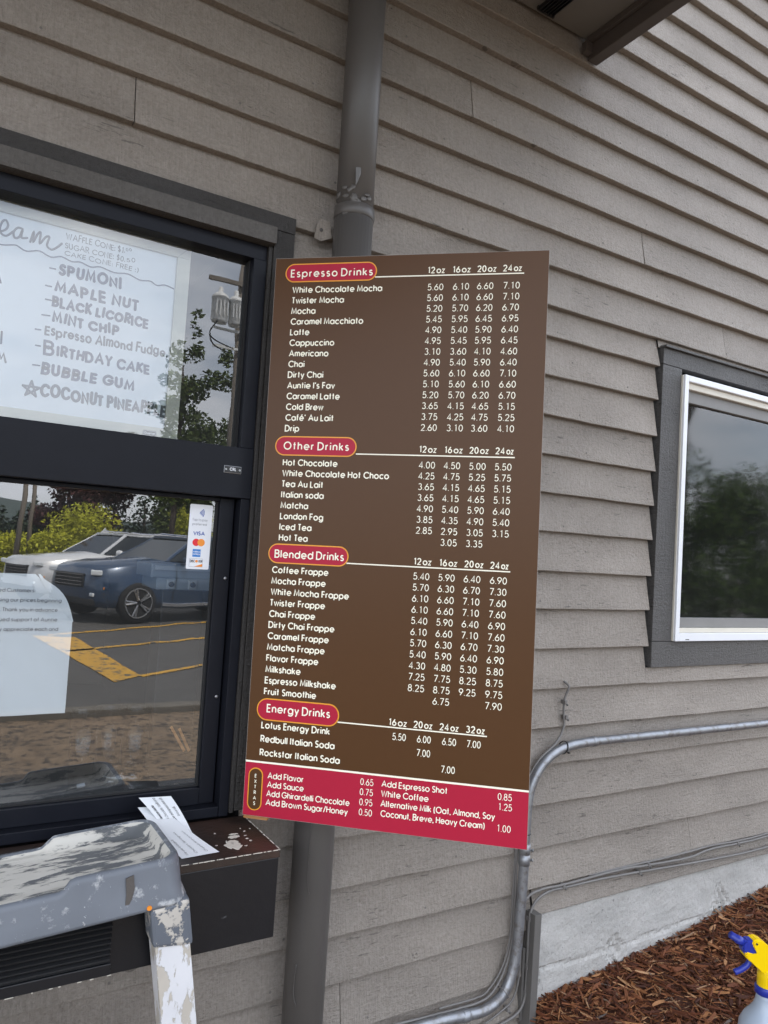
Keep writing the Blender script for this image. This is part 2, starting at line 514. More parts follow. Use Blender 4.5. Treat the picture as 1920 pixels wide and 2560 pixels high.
# ------------------------------------------------------------------ stroke lettering
def arc(cx, cy, rx, ry, a0, a1, n=None):
    n = n or max(3, int(abs(a1 - a0) / 22))
    return [(cx + rx * math.cos(rad(a0 + (a1 - a0) * k / n)), cy + ry * math.sin(rad(a0 + (a1 - a0) * k / n))) for k in range(n + 1)]
def ring(cx, cy, rx, ry):
    return arc(cx, cy, rx, ry, 0, 360, 18)
x = 0.34     # half x-height
G = {
 'A': (.84, [[(0, 0), (.42, 1), (.84, 0)], [(.15, .32), (.69, .32)]]),
 'B': (.60, [[(0, .54), (.33, .54)] + arc(.33, .77, .23, .23, -90, 90) + [(0, 1), (0, 0)] + [(.34, 0)] + arc(.34, .27, .27, .27, -80, 70)]),
 'C': (.86, [arc(.5, .5, .5, .5, 40, 320)]),
 'D': (.76, [[(0, 0), (0, 1), (.28, 1)] + arc(.28, .5, .48, .5, 80, -80) + [(.28, 0), (0, 0)]]),
 'E': (.48, [[(.48, 1), (0, 1), (0, 0), (.48, 0)], [(0, .52), (.45, .52)]]),
 'F': (.46, [[(.46, 1), (0, 1), (0, 0)], [(0, .52), (.43, .52)]]),
 'G': (.96, [arc(.5, .5, .5, .5, 40, 350) + [(.97, .46), (.55, .46)]]),
 'H': (.66, [[(0, 0), (0, 1)], [(.66, 0), (.66, 1)], [(0, .53), (.66, .53)]]),
 'I': (.02, [[(.01, 0), (.01, 1)]]),
 'J': (.42, [[(.42, 1), (.42, .22)] + arc(.21, .22, .21, .22, 0, -180)]),
 'K': (.60, [[(0, 0), (0, 1)], [(.56, 1), (.03, .48)], [(.16, .58), (.60, 0)]]),
 'L': (.44, [[(0, 1), (0, 0), (.44, 0)]]),
 'M': (.88, [[(0, 0), (.10, 1), (.44, .12), (.78, 1), (.88, 0)]]),
 'N': (.68, [[(0, 0), (0, 1), (.68, 0), (.68, 1)]]),
 'O': (1.0, [ring(.5, .5, .5, .5)]),
 'P': (.56, [[(0, 0), (0, 1), (.30, 1)] + arc(.30, .74, .26, .26, 80, -80) + [(.30, .48), (.02, .48)]]),
 'Q': (1.0, [ring(.5, .5, .5, .5), [(.62, .26), (.96, -.02)]]),
 'R': (.58, [[(0, 0), (0, 1), (.30, 1)] + arc(.30, .74, .26, .26, 80, -80) + [(.30, .48), (.02, .48)], [(.26, .47), (.58, 0)]]),
 'S': (.50, [arc(.26, .755, .22, .245, 30, 250) + arc(.25, .255, .25, .255, 75, -150)]),
 'T': (.48, [[(0, 1), (.48, 1)], [(.24, 1), (.24, 0)]]),
 'U': (.60, [[(0, 1), (0, .30)] + arc(.30, .30, .30, .30, 190, 350) + [(.60, .30), (.60, 1)]]),
 'V': (.74, [[(0, 1), (.37, 0), (.74, 1)]]),
 'W': (1.08, [[(0, 1), (.28, 0), (.54, .94), (.80, 0), (1.08, 1)]]),
 'X': (.62, [[(0, 0), (.62, 1)], [(0, 1), (.62, 0)]]),
 'Y': (.64, [[(0, 1), (.32, .46), (.64, 1)], [(.32, .46), (.32, 0)]]),
 'Z': (.56, [[(0, 1), (.56, 1), (0, 0), (.56, 0)]]),
 'a': (.68, [ring(x, x, x, x), [(.68, 0), (.68, .68)]]),
 'b': (.68, [[(0, 0), (0, 1)], ring(x, x, x, x)]),
 'c': (.60, [arc(x, x, x, x, 42, 318)]),
 'd': (.68, [ring(x, x, x, x), [(.68, 0), (.68, 1)]]),
 'e': (.68, [[(.03, .33), (.68, .33)] + arc(x, x, x, x, 6, 318)]),
 'f': (.28, [arc(.24, .84, .14, .16, 80, 180) + [(.10, 0)], [(-.03, .66), (.27, .66)]]),
 'g': (.68, [ring(x, x, x, x), [(.68, .68), (.68, .02)] + arc(x, .02, x, .30, -10, -150)]),
 'h': (.52, [[(0, 0), (0, 1)], [(0, .36)] + arc(.26, .42, .26, .26, 170, 0) + [(.52, 0)]]),
 'i': (.02, [[(.01, 0), (.01, .68)], [(.01, .90), (.01, 1.02)]]),
 'j': (.02, [[(.01, .68), (.01, -.25)], [(.01, .90), (.01, 1.02)]]),
 'k': (.48, [[(0, 0), (0, 1)], [(.44, .66), (.03, .30)], [(.15, .40), (.48, 0)]]),
 'l': (.02, [[(.01, 0), (.01, 1)]]),
 'm': (.84, [[(0, 0), (0, .68)], [(0, .40)] + arc(.21, .46, .21, .22, 170, 0) + [(.42, 0)], [(.42, .40)] + arc(.63, .46, .21, .22, 170, 0) + [(.84, 0)]]),
 'n': (.52, [[(0, 0), (0, .68)], [(0, .36)] + arc(.26, .42, .26, .26, 170, 0) + [(.52, 0)]]),
 'o': (.68, [ring(x, x, x, x)]),
 'p': (.68, [[(0, -.32), (0, .68)], ring(x, x, x, x)]),
 'q': (.68, [[(.68, -.32), (.68, .68)], ring(x, x, x, x)]),
 'r': (.26, [[(0, 0), (0, .68)], [(0, .38)] + arc(.24, .40, .24, .26, 170, 85)]),
 's': (.40, [arc(.20, .51, .17, .17, 30, 250) + arc(.20, .175, .20, .175, 70, -150)]),
 't': (.30, [[(.14, .98), (.14, 0)], [(-.02, .66), (.30, .66)]]),
 'u': (.52, [[(0, .68), (0, .26)] + arc(.26, .26, .26, .26, 190, 350) + [(.52, .26)], [(.52, .68), (.52, 0)]]),
 'v': (.52, [[(0, .68), (.26, 0), (.52, .68)]]),
 'w': (.80, [[(0, .68), (.20, 0), (.40, .64), (.60, 0), (.80, .68)]]),
 'x': (.48, [[(0, 0), (.48, .68)], [(0, .68), (.48, 0)]]),
 'y': (.54, [[(0, .68), (.28, .02)], [(.54, .68), (.14, -.32)]]),
 'z': (.44, [[(0, .66), (.44, .66), (0, 0), (.44, 0)]]),
 '0': (.54, [ring(.27, .5, .27, .5)]),
 '1': (.26, [[(.02, .86), (.20, 1), (.20, 0)]]),
 '2': (.54, [arc(.27, .72, .26, .28, 165, -38) + [(.02, 0), (.54, 0)]]),
 '3': (.52, [arc(.25, .76, .22, .24, 150, -80) + arc(.25, .265, .27, .265, 80, -150)]),
 '4': (.56, [[(.42, 0), (.42, 1), (0, .26), (.58, .26)]]),
 '5': (.54, [[(.48, 1), (.13, 1), (.05, .50)] + arc(.26, .32, .28, .32, 125, -150)]),
 '6': (.56, [[(.40, 1), (.06, .46)], ring(.28, .29, .28, .29)]),
 '7': (.52, [[(0, 1), (.52, 1), (.16, 0)]]),
 '8': (.54, [ring(.27, .77, .21, .23), ring(.27, .27, .27, .27)]),
 '9': (.56, [[(.50, .54), (.16, 0)], ring(.28, .71, .28, .29)]),
 '.': (.06, [[(.03, -.02), (.03, .07)]]),
 ',': (.06, [[(.05, .08), (0, -.14)]]),
 "'": (.06, [[(.05, 1.02), (.01, .78)]]),
 '/': (.38, [[(0, -.06), (.38, 1.04)]]),
 '(': (.20, [arc(.34, .4, .34, .68, 122, 238)]),
 ')': (.20, [arc(-.14, .4, .34, .68, 58, -58)]),
 ':': (.06, [[(.03, 0), (.03, .09)], [(.03, .50), (.03, .59)]]),
 '-': (.40, [[(0, .42), (.40, .42)]]),
 '$': (.50, [arc(.26, .72, .21, .21, 30, 250) + arc(.25, .285, .24, .225, 75, -150), [(.25, 1.1), (.25, -.1)]]),
}
G['\u00e9'] = (.68, G['e'][1] + [[(.26, .82), (.46, 1.04)]])

LZ = [0]
def ribbon(bm, pts, w, z, closed=False, rnd=False, mtx=None):
    P = [Vector((p[0], p[1], 0)) for p in pts]
    if (P[0] - P[-1]).length < 1e-6 and len(P) > 2:
        closed = True
        P = P[:-1]
    n = len(P)
    L_, R_ = [], []
    for i in range(n):
        a = P[i] - P[i - 1] if (i > 0 or closed) else P[1] - P[0]
        b = P[(i + 1) % n] - P[i] if (i < n - 1 or closed) else a
        a = a.normalized(); b = b.normalized()
        na, nb = Vector((-a.y, a.x, 0)), Vector((-b.y, b.x, 0))
        q = na + nb
        if q.length < 0.2:
            q = na
        q.normalize()
        k = 1 / max(0.62, q.dot(nb))
        off = q * (w / 2 * k)
        e = Vector()
        if not closed and not rnd:
            pass
        p = P[i] + Vector((0, 0, z))
        L_.append(p + off); R_.append(p - off)
    f = (lambda v: bm.verts.new(mtx @ v)) if mtx is not None else (lambda v: bm.verts.new(v))
    LV = [f(v) for v in L_]; RV = [f(v) for v in R_]
    for i in range(n if closed else n - 1):
        j = (i + 1) % n
        bm.faces.new((RV[i], RV[j], LV[j], LV[i]))
    if rnd and not closed:
        for i, s in ((0, -1), (n - 1, 1)):
            d = (P[1] - P[0]) if i == 0 else (P[-1] - P[-2])
            d = d.normalized() * s * w / 2
            nn = (L_[i] - R_[i]) / 2
            c = P[i] + Vector((0, 0, z))
            ps = [f(c + nn * math.cos(t) + d * math.sin(t)) for t in (rad(45), rad(90), rad(135))]
            ring_ = [LV[i]] + ps + [RV[i]]
            if s < 0:
                ring_ = ring_[::-1]
            bm.faces.new(ring_[::-1] if s > 0 else ring_[::-1])

def text(bm, s, xy, cap, wt=0.15, sp=0.14, x1=None, z=0.0, mtx=None, rnd=False, ang=0.0, wob=0.0, space=0.30, mono=None, align=0, xs=1.0):
    """strokes with cap height cap (metres); xy = start of the base line; x1 = where the line should end"""
    c = cap / (1 + wt)
    adv, items = wt / 2, []
    for ch in s:
        if ch == ' ':
            adv += space
            continue
        a, st = G[ch]
        if mono and ch in '0123456789':
            items.append((ch, adv + (mono - a) / 2, st)); adv += mono + wt + sp
        else:
            items.append((ch, adv, st)); adv += a + wt + sp
    width = adv - sp - wt / 2
    sx = c * xs
    if x1 is not None:
        sx = (x1 - xy[0]) / width
    x0 = xy[0] - (width * sx * align)
    ca, sa = math.cos(ang), math.sin(ang)
    k = 0
    for ch, ox, st in items:
        dy = R.uniform(-wob, wob) * c
        sc = 1 + R.uniform(-wob, wob) * 1.2
        sh = R.uniform(-wob, wob)
        for q in st:
            pts = []
            for (px, py) in q:
                X = (ox + px + sh * py) * sx - 0
                Yv = (py * sc + wt / 2) * c + dy
                pts.append((x0 + X * ca - Yv * sa, xy[1] + X * sa + Yv * ca))
            ribbon(bm, pts, wt * c, z + (k % 7) * 2.5e-5, rnd=rnd, mtx=mtx)
            k += 1
    return width * sx

# ================================================================== BUILDING
ZG = -1.5
bld = empty('building', (1.5, 2.5, ZG), 'grey clapboard building with a black serving window, a white-framed window and an overhanging canopy', 'building')

ZK = [1.346, 1.2298, 1.1148, .9994, .8897, .7694, .6771, .5623, .4414, .3241, .2097, .0962, -.0218, -.1336, -.2508, -.3687, -.483, -.5907, -.7047, -.8283, -.9422, -1.0551, -1.1793, -1.293, -1.407, -1.52]
UPZ = [1.448, 1.5600, 1.675, 1.780, 1.890, 2.0, 2.103]
ZK = [2.103 + .108 * k for k in range(9, 0, -1)] + UPZ[::-1] + ZK
JOINTS = {1.2298: [1.201], .8897: [.304], .9994: [1.932], .7694: [2.382], -.9422: [2.289], -1.1793: [.957], 1.675: [3.1], .3241: [3.7], -.3687: [3.5], 1.890: [2.9], -.5907: [2.95]}
T = .0225
def runs(z0, z1, xa, xb):
    """x ranges of one board, cut by the two window openings and its butt joints"""
    cuts = []
    if z1 > -.60 and z0 < .765:
        cuts.append((-.62, .66))
    if z1 > -.318 and z0 < .750:
        cuts.append((2.027, 3.302))
    if z0 < -1.02:
        cuts.append((1.575, 9))
    cur, out = xa, []
    for a, b in sorted(cuts):
        if a > cur:
            out.append((cur, a))
        cur = max(cur, b)
    if cur < xb:
        out.append((cur, xb))
    return out
bm = NB()
for i in range(1, len(ZK)):
    zb, zt = ZK[i], ZK[i - 1]
    if zb < -1.6:
        continue
    zb_ = max(zb, -1.02) if False else zb
    segs = []
    for a, b in runs(zb + .004, zt - .004, -3.0, 6.5):
        js = [j for j in JOINTS.get(round(zb, 4), []) if a < j < b]
        p = a
        for j in js:
            segs.append((p, j - .0011)); p = j + .0011
        segs.append((p, b))
    for a, b in segs:
        full_right = zb < -1.0 and a > 1.5
        n = max(2, int((b - a) / .06))
        if b < -1 or a > 3.4:
            n = 3
        rows = []
        ph = R.uniform(0, 50)
        lean = R.uniform(-.001, .0012)
        for k in range(n + 1):
            xx = a + (b - a) * k / n
            w = .0007 * math.sin(xx * 7 + ph) + .0005 * math.sin(xx * 23 + ph * 2) + R.uniform(-.0004, .0004)
            d = .0006 * math.sin(xx * 5 + ph * 3) + lean
            z_b = zb + w
            prof = [(T, z_b + .0004), (.0012 + d, z_b), (d, z_b + .0016), (.5 * T + d * .5, (z_b + zt) / 2), (T - .0003, zt + .004)]
            rows.append([bm.verts.new((xx, yy, zz)) for yy, zz in prof])
        for k in range(n):
            for q in range(4):
                bm.faces.new((rows[k][q], rows[k + 1][q], rows[k + 1][q + 1], rows[k][q + 1]))
        # end grain
        for e in (0, n):
            bm.faces.new(rows[e] if e == 0 else rows[e][::-1])
for (zb, zt, yb) in ((-.3687, -.3195, .0004), (.7435, .7694, .010)):
    rows = []
    for k in range(31):
        xx = 2.026 + (3.302 - 2.026) * k / 30
        rows.append([bm.verts.new((xx, yy, zz)) for yy, zz in ((T, zb + .0004), (yb, zb), (yb + (zt - zb) * .14, zt))])
    for k in range(30):
        for q in range(2):
            bm.faces.new((rows[k][q], rows[k + 1][q], rows[k + 1][q + 1], rows[k][q + 1]))
link('siding', bm, m_siding, bld)

bm = NB()
for i in range(1, len(ZK)):
    zb, zt = ZK[i], ZK[i - 1]
    if zb < -1.25 or zb > 2.2:
        continue
    xx = .05 + R.uniform(0, .4)
    while xx < 3.6:
        zz = zb + .020 + R.uniform(-.003, .004)
        ok = any(a + .02 < xx < b - .02 for a, b in runs(zb + .004, zt - .004, -3.0, 6.5))
        if ok and R.random() < .8:
            yy = T * (zz - zb) / (zt - zb)
            lathe(bm, [(.0030, .0), (.0030, .0004), (.0018, .0009)], (xx + R.uniform(-.01, .01), yy - .0001, zz), 9, (0, -1, 0))
        xx += .405
nh = link('nail_heads', bm, pm('painted_nail', (0.15, 0.135, 0.12), .5, bs=0), bld)
nh['kind'] = 'stuff'

# bottom strip of siding above the concrete, right of the stake
bm = NB()
rows = []
for k in range(61):
    xx = 1.578 + (6.5 - 1.578) * k / 60
    w = R.uniform(-.001, .001)
    rows.append([bm.verts.new((xx, yy, zz)) for yy, zz in ((T + .01, -1.019 + w), (.002, -1.019 + w), (.001, -1.0165 + w), (T - .002, -.938))])
for k in range(60):
    for q in range(3):
        bm.faces.new((rows[k][q], rows[k + 1][q], rows[k + 1][q + 1], rows[k][q + 1]))
link('starter_board', bm, m_siding, bld)

# sheathing behind the boards (keeps the rooms dark), unseen back walls and roof added to block the sun
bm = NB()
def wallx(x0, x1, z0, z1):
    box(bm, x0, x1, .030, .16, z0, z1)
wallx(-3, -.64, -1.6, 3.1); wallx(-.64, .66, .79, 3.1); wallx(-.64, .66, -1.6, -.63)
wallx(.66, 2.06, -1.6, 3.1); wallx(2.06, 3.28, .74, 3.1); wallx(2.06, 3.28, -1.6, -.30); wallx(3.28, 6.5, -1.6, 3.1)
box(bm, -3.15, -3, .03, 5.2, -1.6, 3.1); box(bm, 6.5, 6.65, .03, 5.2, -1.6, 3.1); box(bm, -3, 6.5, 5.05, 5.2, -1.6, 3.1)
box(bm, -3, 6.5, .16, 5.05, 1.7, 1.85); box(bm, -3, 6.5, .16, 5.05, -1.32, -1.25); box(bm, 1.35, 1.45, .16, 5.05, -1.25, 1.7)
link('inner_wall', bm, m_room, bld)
bm = NB()
box(bm, -3.5, 7.0, -.25, 5.6, 3.1, 3.25)
link('roof', bm, m_fascia, bld)

# concrete foundation with a rough pour line
bm = NB()
nx, nz = 400, 64
grid = []
for i in range(nx + 1):
    xx = 1.583 + 2.6 * i / nx
    col = []
    for j in range(nz + 1):
        zz = -1.60 + .583 * j / nz
        seam = math.exp(-((zz + 1.186 - .004 * math.sin(xx * 9) - .003 * math.sin(xx * 31)) / .006) ** 2)
        dd = .010 + .004 * math.sin(xx * 3.1) + R.uniform(-.0006, .0006) + seam * R.uniform(.001, .011)
        for cx, cz, cr_ in ((1.935, -1.192, .034), (2.47, -1.145, .042), (1.60, -1.192, .022), (2.50, -1.165, .03)):
            q = math.hypot((xx - cx) * 1.1, (zz - cz) * .75) + R.uniform(-.008, .008)
            if q < cr_:
                dd += R.uniform(.002, .011)
        if j == nz:
            dd += .006 + R.uniform(0, .004)
        col.append(bm.verts.new((xx, dd, zz)))
    grid.append(col)
for i in range(nx):
    for j in range(nz):
        bm.faces.new((grid[i][j], grid[i + 1][j], grid[i + 1][j + 1], grid[i][j + 1]))
box(bm, 4.183, 6.6, .014, .16, -1.6, -1.019)
link('foundation', bm, m_conc, bld)

# ---- canopy over the serving window
can = link('canopy', NB(), m_soffit, bld)
bm = NB()
box(bm, -3.0, 1.628, -1.55, -.0005, 1.632, 1.66)
box(bm, -3.0, 1.640, -1.60, .02, 1.66, 1.80)
can.data.materials.clear(); can.data.materials.append(m_soffit); bm.to_mesh(can.data); bm.free()
bm = NB()
box(bm, 1.628, 1.668, -1.58, -.001, 1.566, 1.80, .003)
link('fascia_board', bm, m_fascia, can)
bm = NB()
box(bm, -3.0, 1.627, -1.58, -1.55, 1.566, 1.80, .003)
link('fascia_board', bm, m_fascia, can)
bm = NB()
box(bm, 1.612, 1.627, -1.55, -.01, 1.612, 1.631, .002)
box(bm, 1.600, 1.627, -.022, -.002, 1.578, 1.612, .002)
link('soffit_trim', bm, m_fascia, can)
bm = NB()
for k in range(6):
    box(bm, 1.402 + .010 * k, 1.405 + .010 * k, -.26, -.02, 1.618, 1.6315)
box(bm, 1.398, 1.462, -.262, -.255, 1.62, 1.6315); box(bm, 1.398, 1.462, -.024, -.017, 1.62, 1.6315)
v = link('soffit_vent', bm, m_blackpl, can)
bm = NB()
box(bm, 1.403, 1.457, -.255, -.025, 1.629, 1.6312)
link('vent_screen', bm, m_aludk, v)

# ---- serving window (black aluminium)
sw = empty('serving_window', (.0, .03, -.6))
sw.parent = bld
sw.matrix_parent_inverse = wm(bld).inverted()
def part(name, boxes, mat, parent, bev=.0015):
    first = None
    for q in boxes:
        b_ = NB()
        box(b_, *q, bev)
        o = link(name, b_, mat, parent)
        first = first or o
    return first
part('casing', [(.637, .688, -.010, .03, -.60, .744), (-.66, .688, -.012, .03, .7445, .783), (-.70, -.63, -.010, .03, -.60, .744)], m_casing, sw)
part('head_board', [(-.63, .6365, -.026, .03, .704, .7440)], m_head, sw)
part('jamb_strip', [(.6265, .6365, -.006, .03, -.605, .7035)], m_casing, sw)
part('outer_frame', [(-.62, .626, .004, .06, .668, .7035), (.594, .626, .000, .06, .2215, .6675), (-.62, -.59, .000, .06, .2215, .6675),
                     (.604, .626, .000, .09, -.612, .105), (-.62, -.59, .000, .09, -.612, .105), (-.59, .6035, .002, .075, -.612, -.590)], m_alu, sw)
part('mullion', [(-.62, .6255, -.004, .062, .1055, .221)], m_alu, sw)
part('sash', [(.566, .600, .030, .060, -.589, .104), (-.585, -.555, .030, .060, -.589, .104), (-.555, .5655, .028, .060, -.589, -.552), (-.555, .5655, .031, .060, .096, .1045)], m_alu, sw)
part('gasket', [(.5615, .5655, .040, .052, -.5515, .0955), (-.555, .5610, .040, .052, -.5515, -.5475), (.5895, .5935, .022, .045, .2215, .6675)], m_aludk, sw, 0)
for zz in (-.08, -.35):
    b_ = NB()
    lathe(b_, [(.004, 0), (.004, .0015), (.0028, .0028)], (.590, .0295, zz), 12, (0, -1, 0))
    link('screw', b_, m_screw, sw, True)
b_ = NB(); poly(b_, [(-.59, .034, .2215), (.594, .034, .2215), (.594, .034, .6675), (-.59, .034, .6675)])
link('upper_pane', b_, m_glass, sw)
b_ = NB(); poly(b_, [(-.556, .047, -.552), (.5655, .047, -.552), (.5655, .047, .0965), (-.556, .047, .0965)])
link('lower_pane', b_, m_glass_low, sw)
# maker's plate on the mullion
pl = part('name_plate', [(.5565, .5975, -.006, -.0038, .160, .1765)], m_screw, sw, .0008)
b_ = NB()
box(b_, .5575, .5965, -.0068, -.0058, .161, .1755)
link('plate_face', b_, m_blackpl, pl)
b_ = NB()
mt = Matrix(((1, 0, 0, .5695), (0, 0, -1, -.0071), (0, 1, 0, .1655), (0, 0, 0, 1)))
text(b_, 'CRL', (0, 0), .0072, .24, .12, x1=.0155, mtx=mt)
for cx in (.561, .5935):
    ribbon(b_, [(p_[0] + cx - .5695, p_[1] + .0028) for p_ in ring(0, 0, .0016, .0016)], .0008, 0, mtx=mt)
link('plate_lettering', b_, m_white, pl)
# interior sill inside the window
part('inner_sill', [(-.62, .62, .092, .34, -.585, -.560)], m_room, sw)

# ---- white window on the right
rw = empty('white_window', (2.6, 0, -.32))
rw.parent = bld
rw.matrix_parent_inverse = wm(bld).inverted()
part('trim', [(2.038, 2.136, -.004, .028, -.233, .686), (2.038, 3.30, -.0045, .028, .6875, .742), (2.037, 3.30, -.005, .028, -.318, -.2345), (3.20, 3.30, -.004, .028, -.233, .686)], m_trim, rw)
part('drip_cap', [(2.036, 3.31, -.016, .028, .7425, .750)], m_trim, rw)
part('frame', [(2.1365, 2.157, -.018, .040, -.2325, .6665), (2.1575, 3.18, -.0175, .040, .646, .6665), (2.1575, 3.18, -.0175, .040, -.2325, -.206), (3.1805, 3.20, -.018, .04, -.2325, .6665)], m_white, rw, .002)
part('track', [(2.1575, 3.18, -.004, .045, .624, .6455), (2.1575, 3.18, -.006, .045, -.2055, -.190)], m_cream, rw, .002)
part('sash', [(2.1575, 3.18, .012, .045, .583, .6235), (2.1575, 3.18, .010, .045, -.1895, -.157)], pm('grey_sash', (.20, .195, .19), .55), rw)
part('caulk', [(2.1335, 2.1362, -.010, .0, -.232, .665)], m_chip, rw, 0)
b_ = NB(); poly(b_, [(2.1575, .026, -.157), (3.18, .026, -.157), (3.18, .026, .583), (2.1575, .026, .583)])
link('pane', b_, m_glass2, rw)
b_ = NB(); box(b_, 2.19, 2.208, -.0182, -.0168, -.228, -.2255)
link('weep_hole', b_, m_aludk, rw)

# ================================================================== COUNTER
ct = empty('counter', (0, -.1, -.79), 'black painted boxed counter under the serving window with a worn brown top', 'counter')
b_ = NB(); box(b_, -.9, .664, -.2105, .0, -.6315, -.6160, .0012)
link('counter_top', b_, m_sill, ct)
b_ = NB(); box(b_, -.9, .662, -.209, .0, -.790, -.6318, .0015)
link('front_panel', b_, m_counter, ct)
b_ = NB()
for (xa, xb) in ((.46, .52), (.53, .575), (.585, .663)):
    xx = xa
    while xx < xb:
        ww = R.uniform(.002, .010)
        h_ = R.uniform(.0000, .0014) * R.random()
        box(b_, xx, xx + ww, -.2110, -.2088, -.6164 - h_, -.6157)
        xx += ww + R.uniform(.0, .009) * R.random()
yy = -.205
while yy < -.02:
    ww = R.uniform(.006, .02)
    box(b_, .6630 - R.uniform(0, .002) * R.random(), .6646, yy, yy + ww, -.6166, -.6157)
    yy += ww + R.uniform(0, .012)
link('edge_wear', b_, m_chip, ct)['kind'] = 'stuff'
b_ = NB()
b_.free()
def blob(bm_, cx, cy, z, rx, ry, n=22, j=.35, h=.0006):
    ps = [(cx + rx * math.cos(2 * math.pi * k / n) * (1 + R.uniform(-j, j * .4)), cy + ry * math.sin(2 * math.pi * k / n) * (1 + R.uniform(-j, j * .4))) for k in range(n)]
    a_ = [bm_.verts.new((p[0], p[1], z)) for p in ps]
    c_ = [bm_.verts.new((cx + (p[0] - cx) * .93, cy + (p[1] - cy) * .93, z + h)) for p in ps]
    bm_.faces.new(c_)
    for k in range(n):
        bm_.faces.new((a_[k], a_[(k + 1) % n], c_[(k + 1) % n], c_[k]))
for q in [(.585, -.152, .018, .026, 22), (.600, -.112, .013, .008, 22), (.604, -.099, .012, .004, 22)] + [(R.uniform(.50, .65), R.uniform(-.19, -.02), R.uniform(.001, .004), R.uniform(.001, .003), 9) for _ in range(12)]:
    b_ = NB()
    blob(b_, q[0], q[1], -.6158, q[2], q[3], q[4])
    link('bare_patch', b_, m_chip, ct)
# louvred vent on the counter front
vt = empty('louvre_vent', (.1, -.21, -.78))
vt.parent = ct; vt.matrix_parent_inverse = wm(ct).inverted()
for k in range(8):
    b_ = NB()
    z_ = -.688 - k * .0098
    mtx = Matrix.Translation((0, -.2125, z_)) @ Matrix.Rotation(rad(32), 4, 'X')
    box(b_, -.25, .340, -.006, .004, -.0022, .0022, .0008, mtx)
    link('slat', b_, m_blackpl, vt)
b_ = NB()
box(b_, -.25, .341, -.2105, -.2093, -.785, -.680)
link('vent_back', b_, m_aludk, vt)
b_ = NB()
box(b_, -.25, .3425, -.216, -.2092, -.787, -.7665, .002)
link('lower_flange', b_, m_counter, vt)
b_ = NB()
xx = -.2
while xx < .34:
    ww = R.uniform(.003, .02)
    box(b_, xx, xx + ww * .7, -.2164, -.2155, -.7876 - R.uniform(0, .0004), -.7866)
    xx += ww + R.uniform(.003, .03)
link('edge_wear', b_, m_chip, vt)['kind'] = 'stuff'

# ================================================================== MENU BOARD
e1 = Vector((.44887, -.41559, .00718)).normalized()
e2 = Vector((.0018, -.0087, -1.2447)).normalized()
nn = e1.cross(-e2).normalized()
ey = nn.cross(e1)
MB = Matrix((e1, ey, nn)).transposed().to_4x4()
MB.translation = Vector((.62623, -.055, .65676))
W_, H_ = .6117, 1.2448
mbo = empty('menu_board', (0, 0, 0), 'tall brown menu sign with crimson bottom band, jutting out from the wall', 'menu sign')
mbo.matrix_world = MB
def lk(name, b, mat, parent=mbo):
    return link(name, b, mat, parent, False, True)
b_ = NB(); box(b_, 0, W_, -H_, 0, -.0058, -.0001)
lk('panel_edge', b_, m_bedge)
b_ = NB(); box(b_, .0006, W_ - .0006, -H_ + .0006, -.0006, -.0052, .0002)
lk('panel', b_, m_board)
b_ = NB(); poly(b_, [(.0008, -H_ + .0008, .0005), (W_ - .0008, -H_ + .0008, .0005), (W_ - .0008, -1.130, .0005), (.0008, -1.130, .0005)])
lk('extras_band', b_, m_red)
b_ = NB(); poly(b_, [(.0008, -1.1305, .0009), (W_ - .0008, -1.1305, .0009), (W_ - .0008, -1.1265, .0009), (.0008, -1.1265, .0009)])
lk('band_line', b_, m_creamink)
def mm(u, v):
    return (u / 1000, -v / 1000)
heads = [('Espresso Drinks', 25, 238, 14, 57, 38, 229, 46, 18.6, 1.35), ('Other Drinks', 25, 213, 409, 453, 45, 196, 440, 18.6, 1.2), ('Blended Drinks', 24, 208, 650, 694, 39, 198, 682, 18.6, 0), ('Energy Drinks', 19, 206, 990, 1038, 42, 186, 1020.5, 18.6, 0)]
lines = [(234, 560, 49), (212, 556, 446), (204, 556, 686), (203, 522, 1027)]
for (s, u0, u1, v0, v1, t0, t1, vb, cap, _), (l0, l1, lv) in zip(heads, lines):
    r_ = (v1 - v0) / 2
    b_ = NB(); prism(b_, rrect(u0 / 1000, u1 / 1000, -v1 / 1000, -v0 / 1000, r_ / 1000 - .0002, 10), .0003, .0011, Matrix.Identity(4))
    badge = lk('heading_badge', b_, m_gold)
    b_ = NB(); prism(b_, rrect(u0 / 1000 + .0026, u1 / 1000 - .0026, -v1 / 1000 + .0026, -v0 / 1000 - .0026, r_ / 1000 - .003, 10), .0009, .0015, Matrix.Identity(4))
    lk('badge_fill', b_, m_red, badge)
    b_ = NB(); text(b_, s, mm(t0, vb), cap / 1000, .175, .16 + (.06 if _ else -.02), x1=t1 / 1000, z=.0018)
    lk('badge_lettering', b_, m_creamink, badge)
    b_ = NB(); ribbon(b_, [(l0 / 1000, -lv / 1000), (l1 / 1000, -lv / 1000)], .0026, .0006)
    lk('heading_line', b_, m_creamink)
cols = [([352, 407, 460, 515], [390, 446, 501, 555], 44.5, '12 16 20 24'), ([352, 407, 460, 515], [390, 446, 501, 553], 440, '12 16 20 24'),
        ([352, 407, 460, 514], [390, 445, 500, 552], 681.5, '12 16 20 24'), ([315, 368, 423, 478], [354, 408, 463, 517], 1023.5, '16 20 24 32')]
for us, ue, vb, nm in cols:
    b_ = NB()
    for a_, e_, s in zip(us, ue, nm.split()):
        wnum = text(b_, s, mm(a_, vb), .0150, .185, .11, z=.0007)
        text(b_, 'oz', (a_ / 1000 + wnum + .0030, -vb / 1000), .0145, .185, .09, x1=e_ / 1000, z=.0007)
    lk('size_heading', b_, m_creamink)
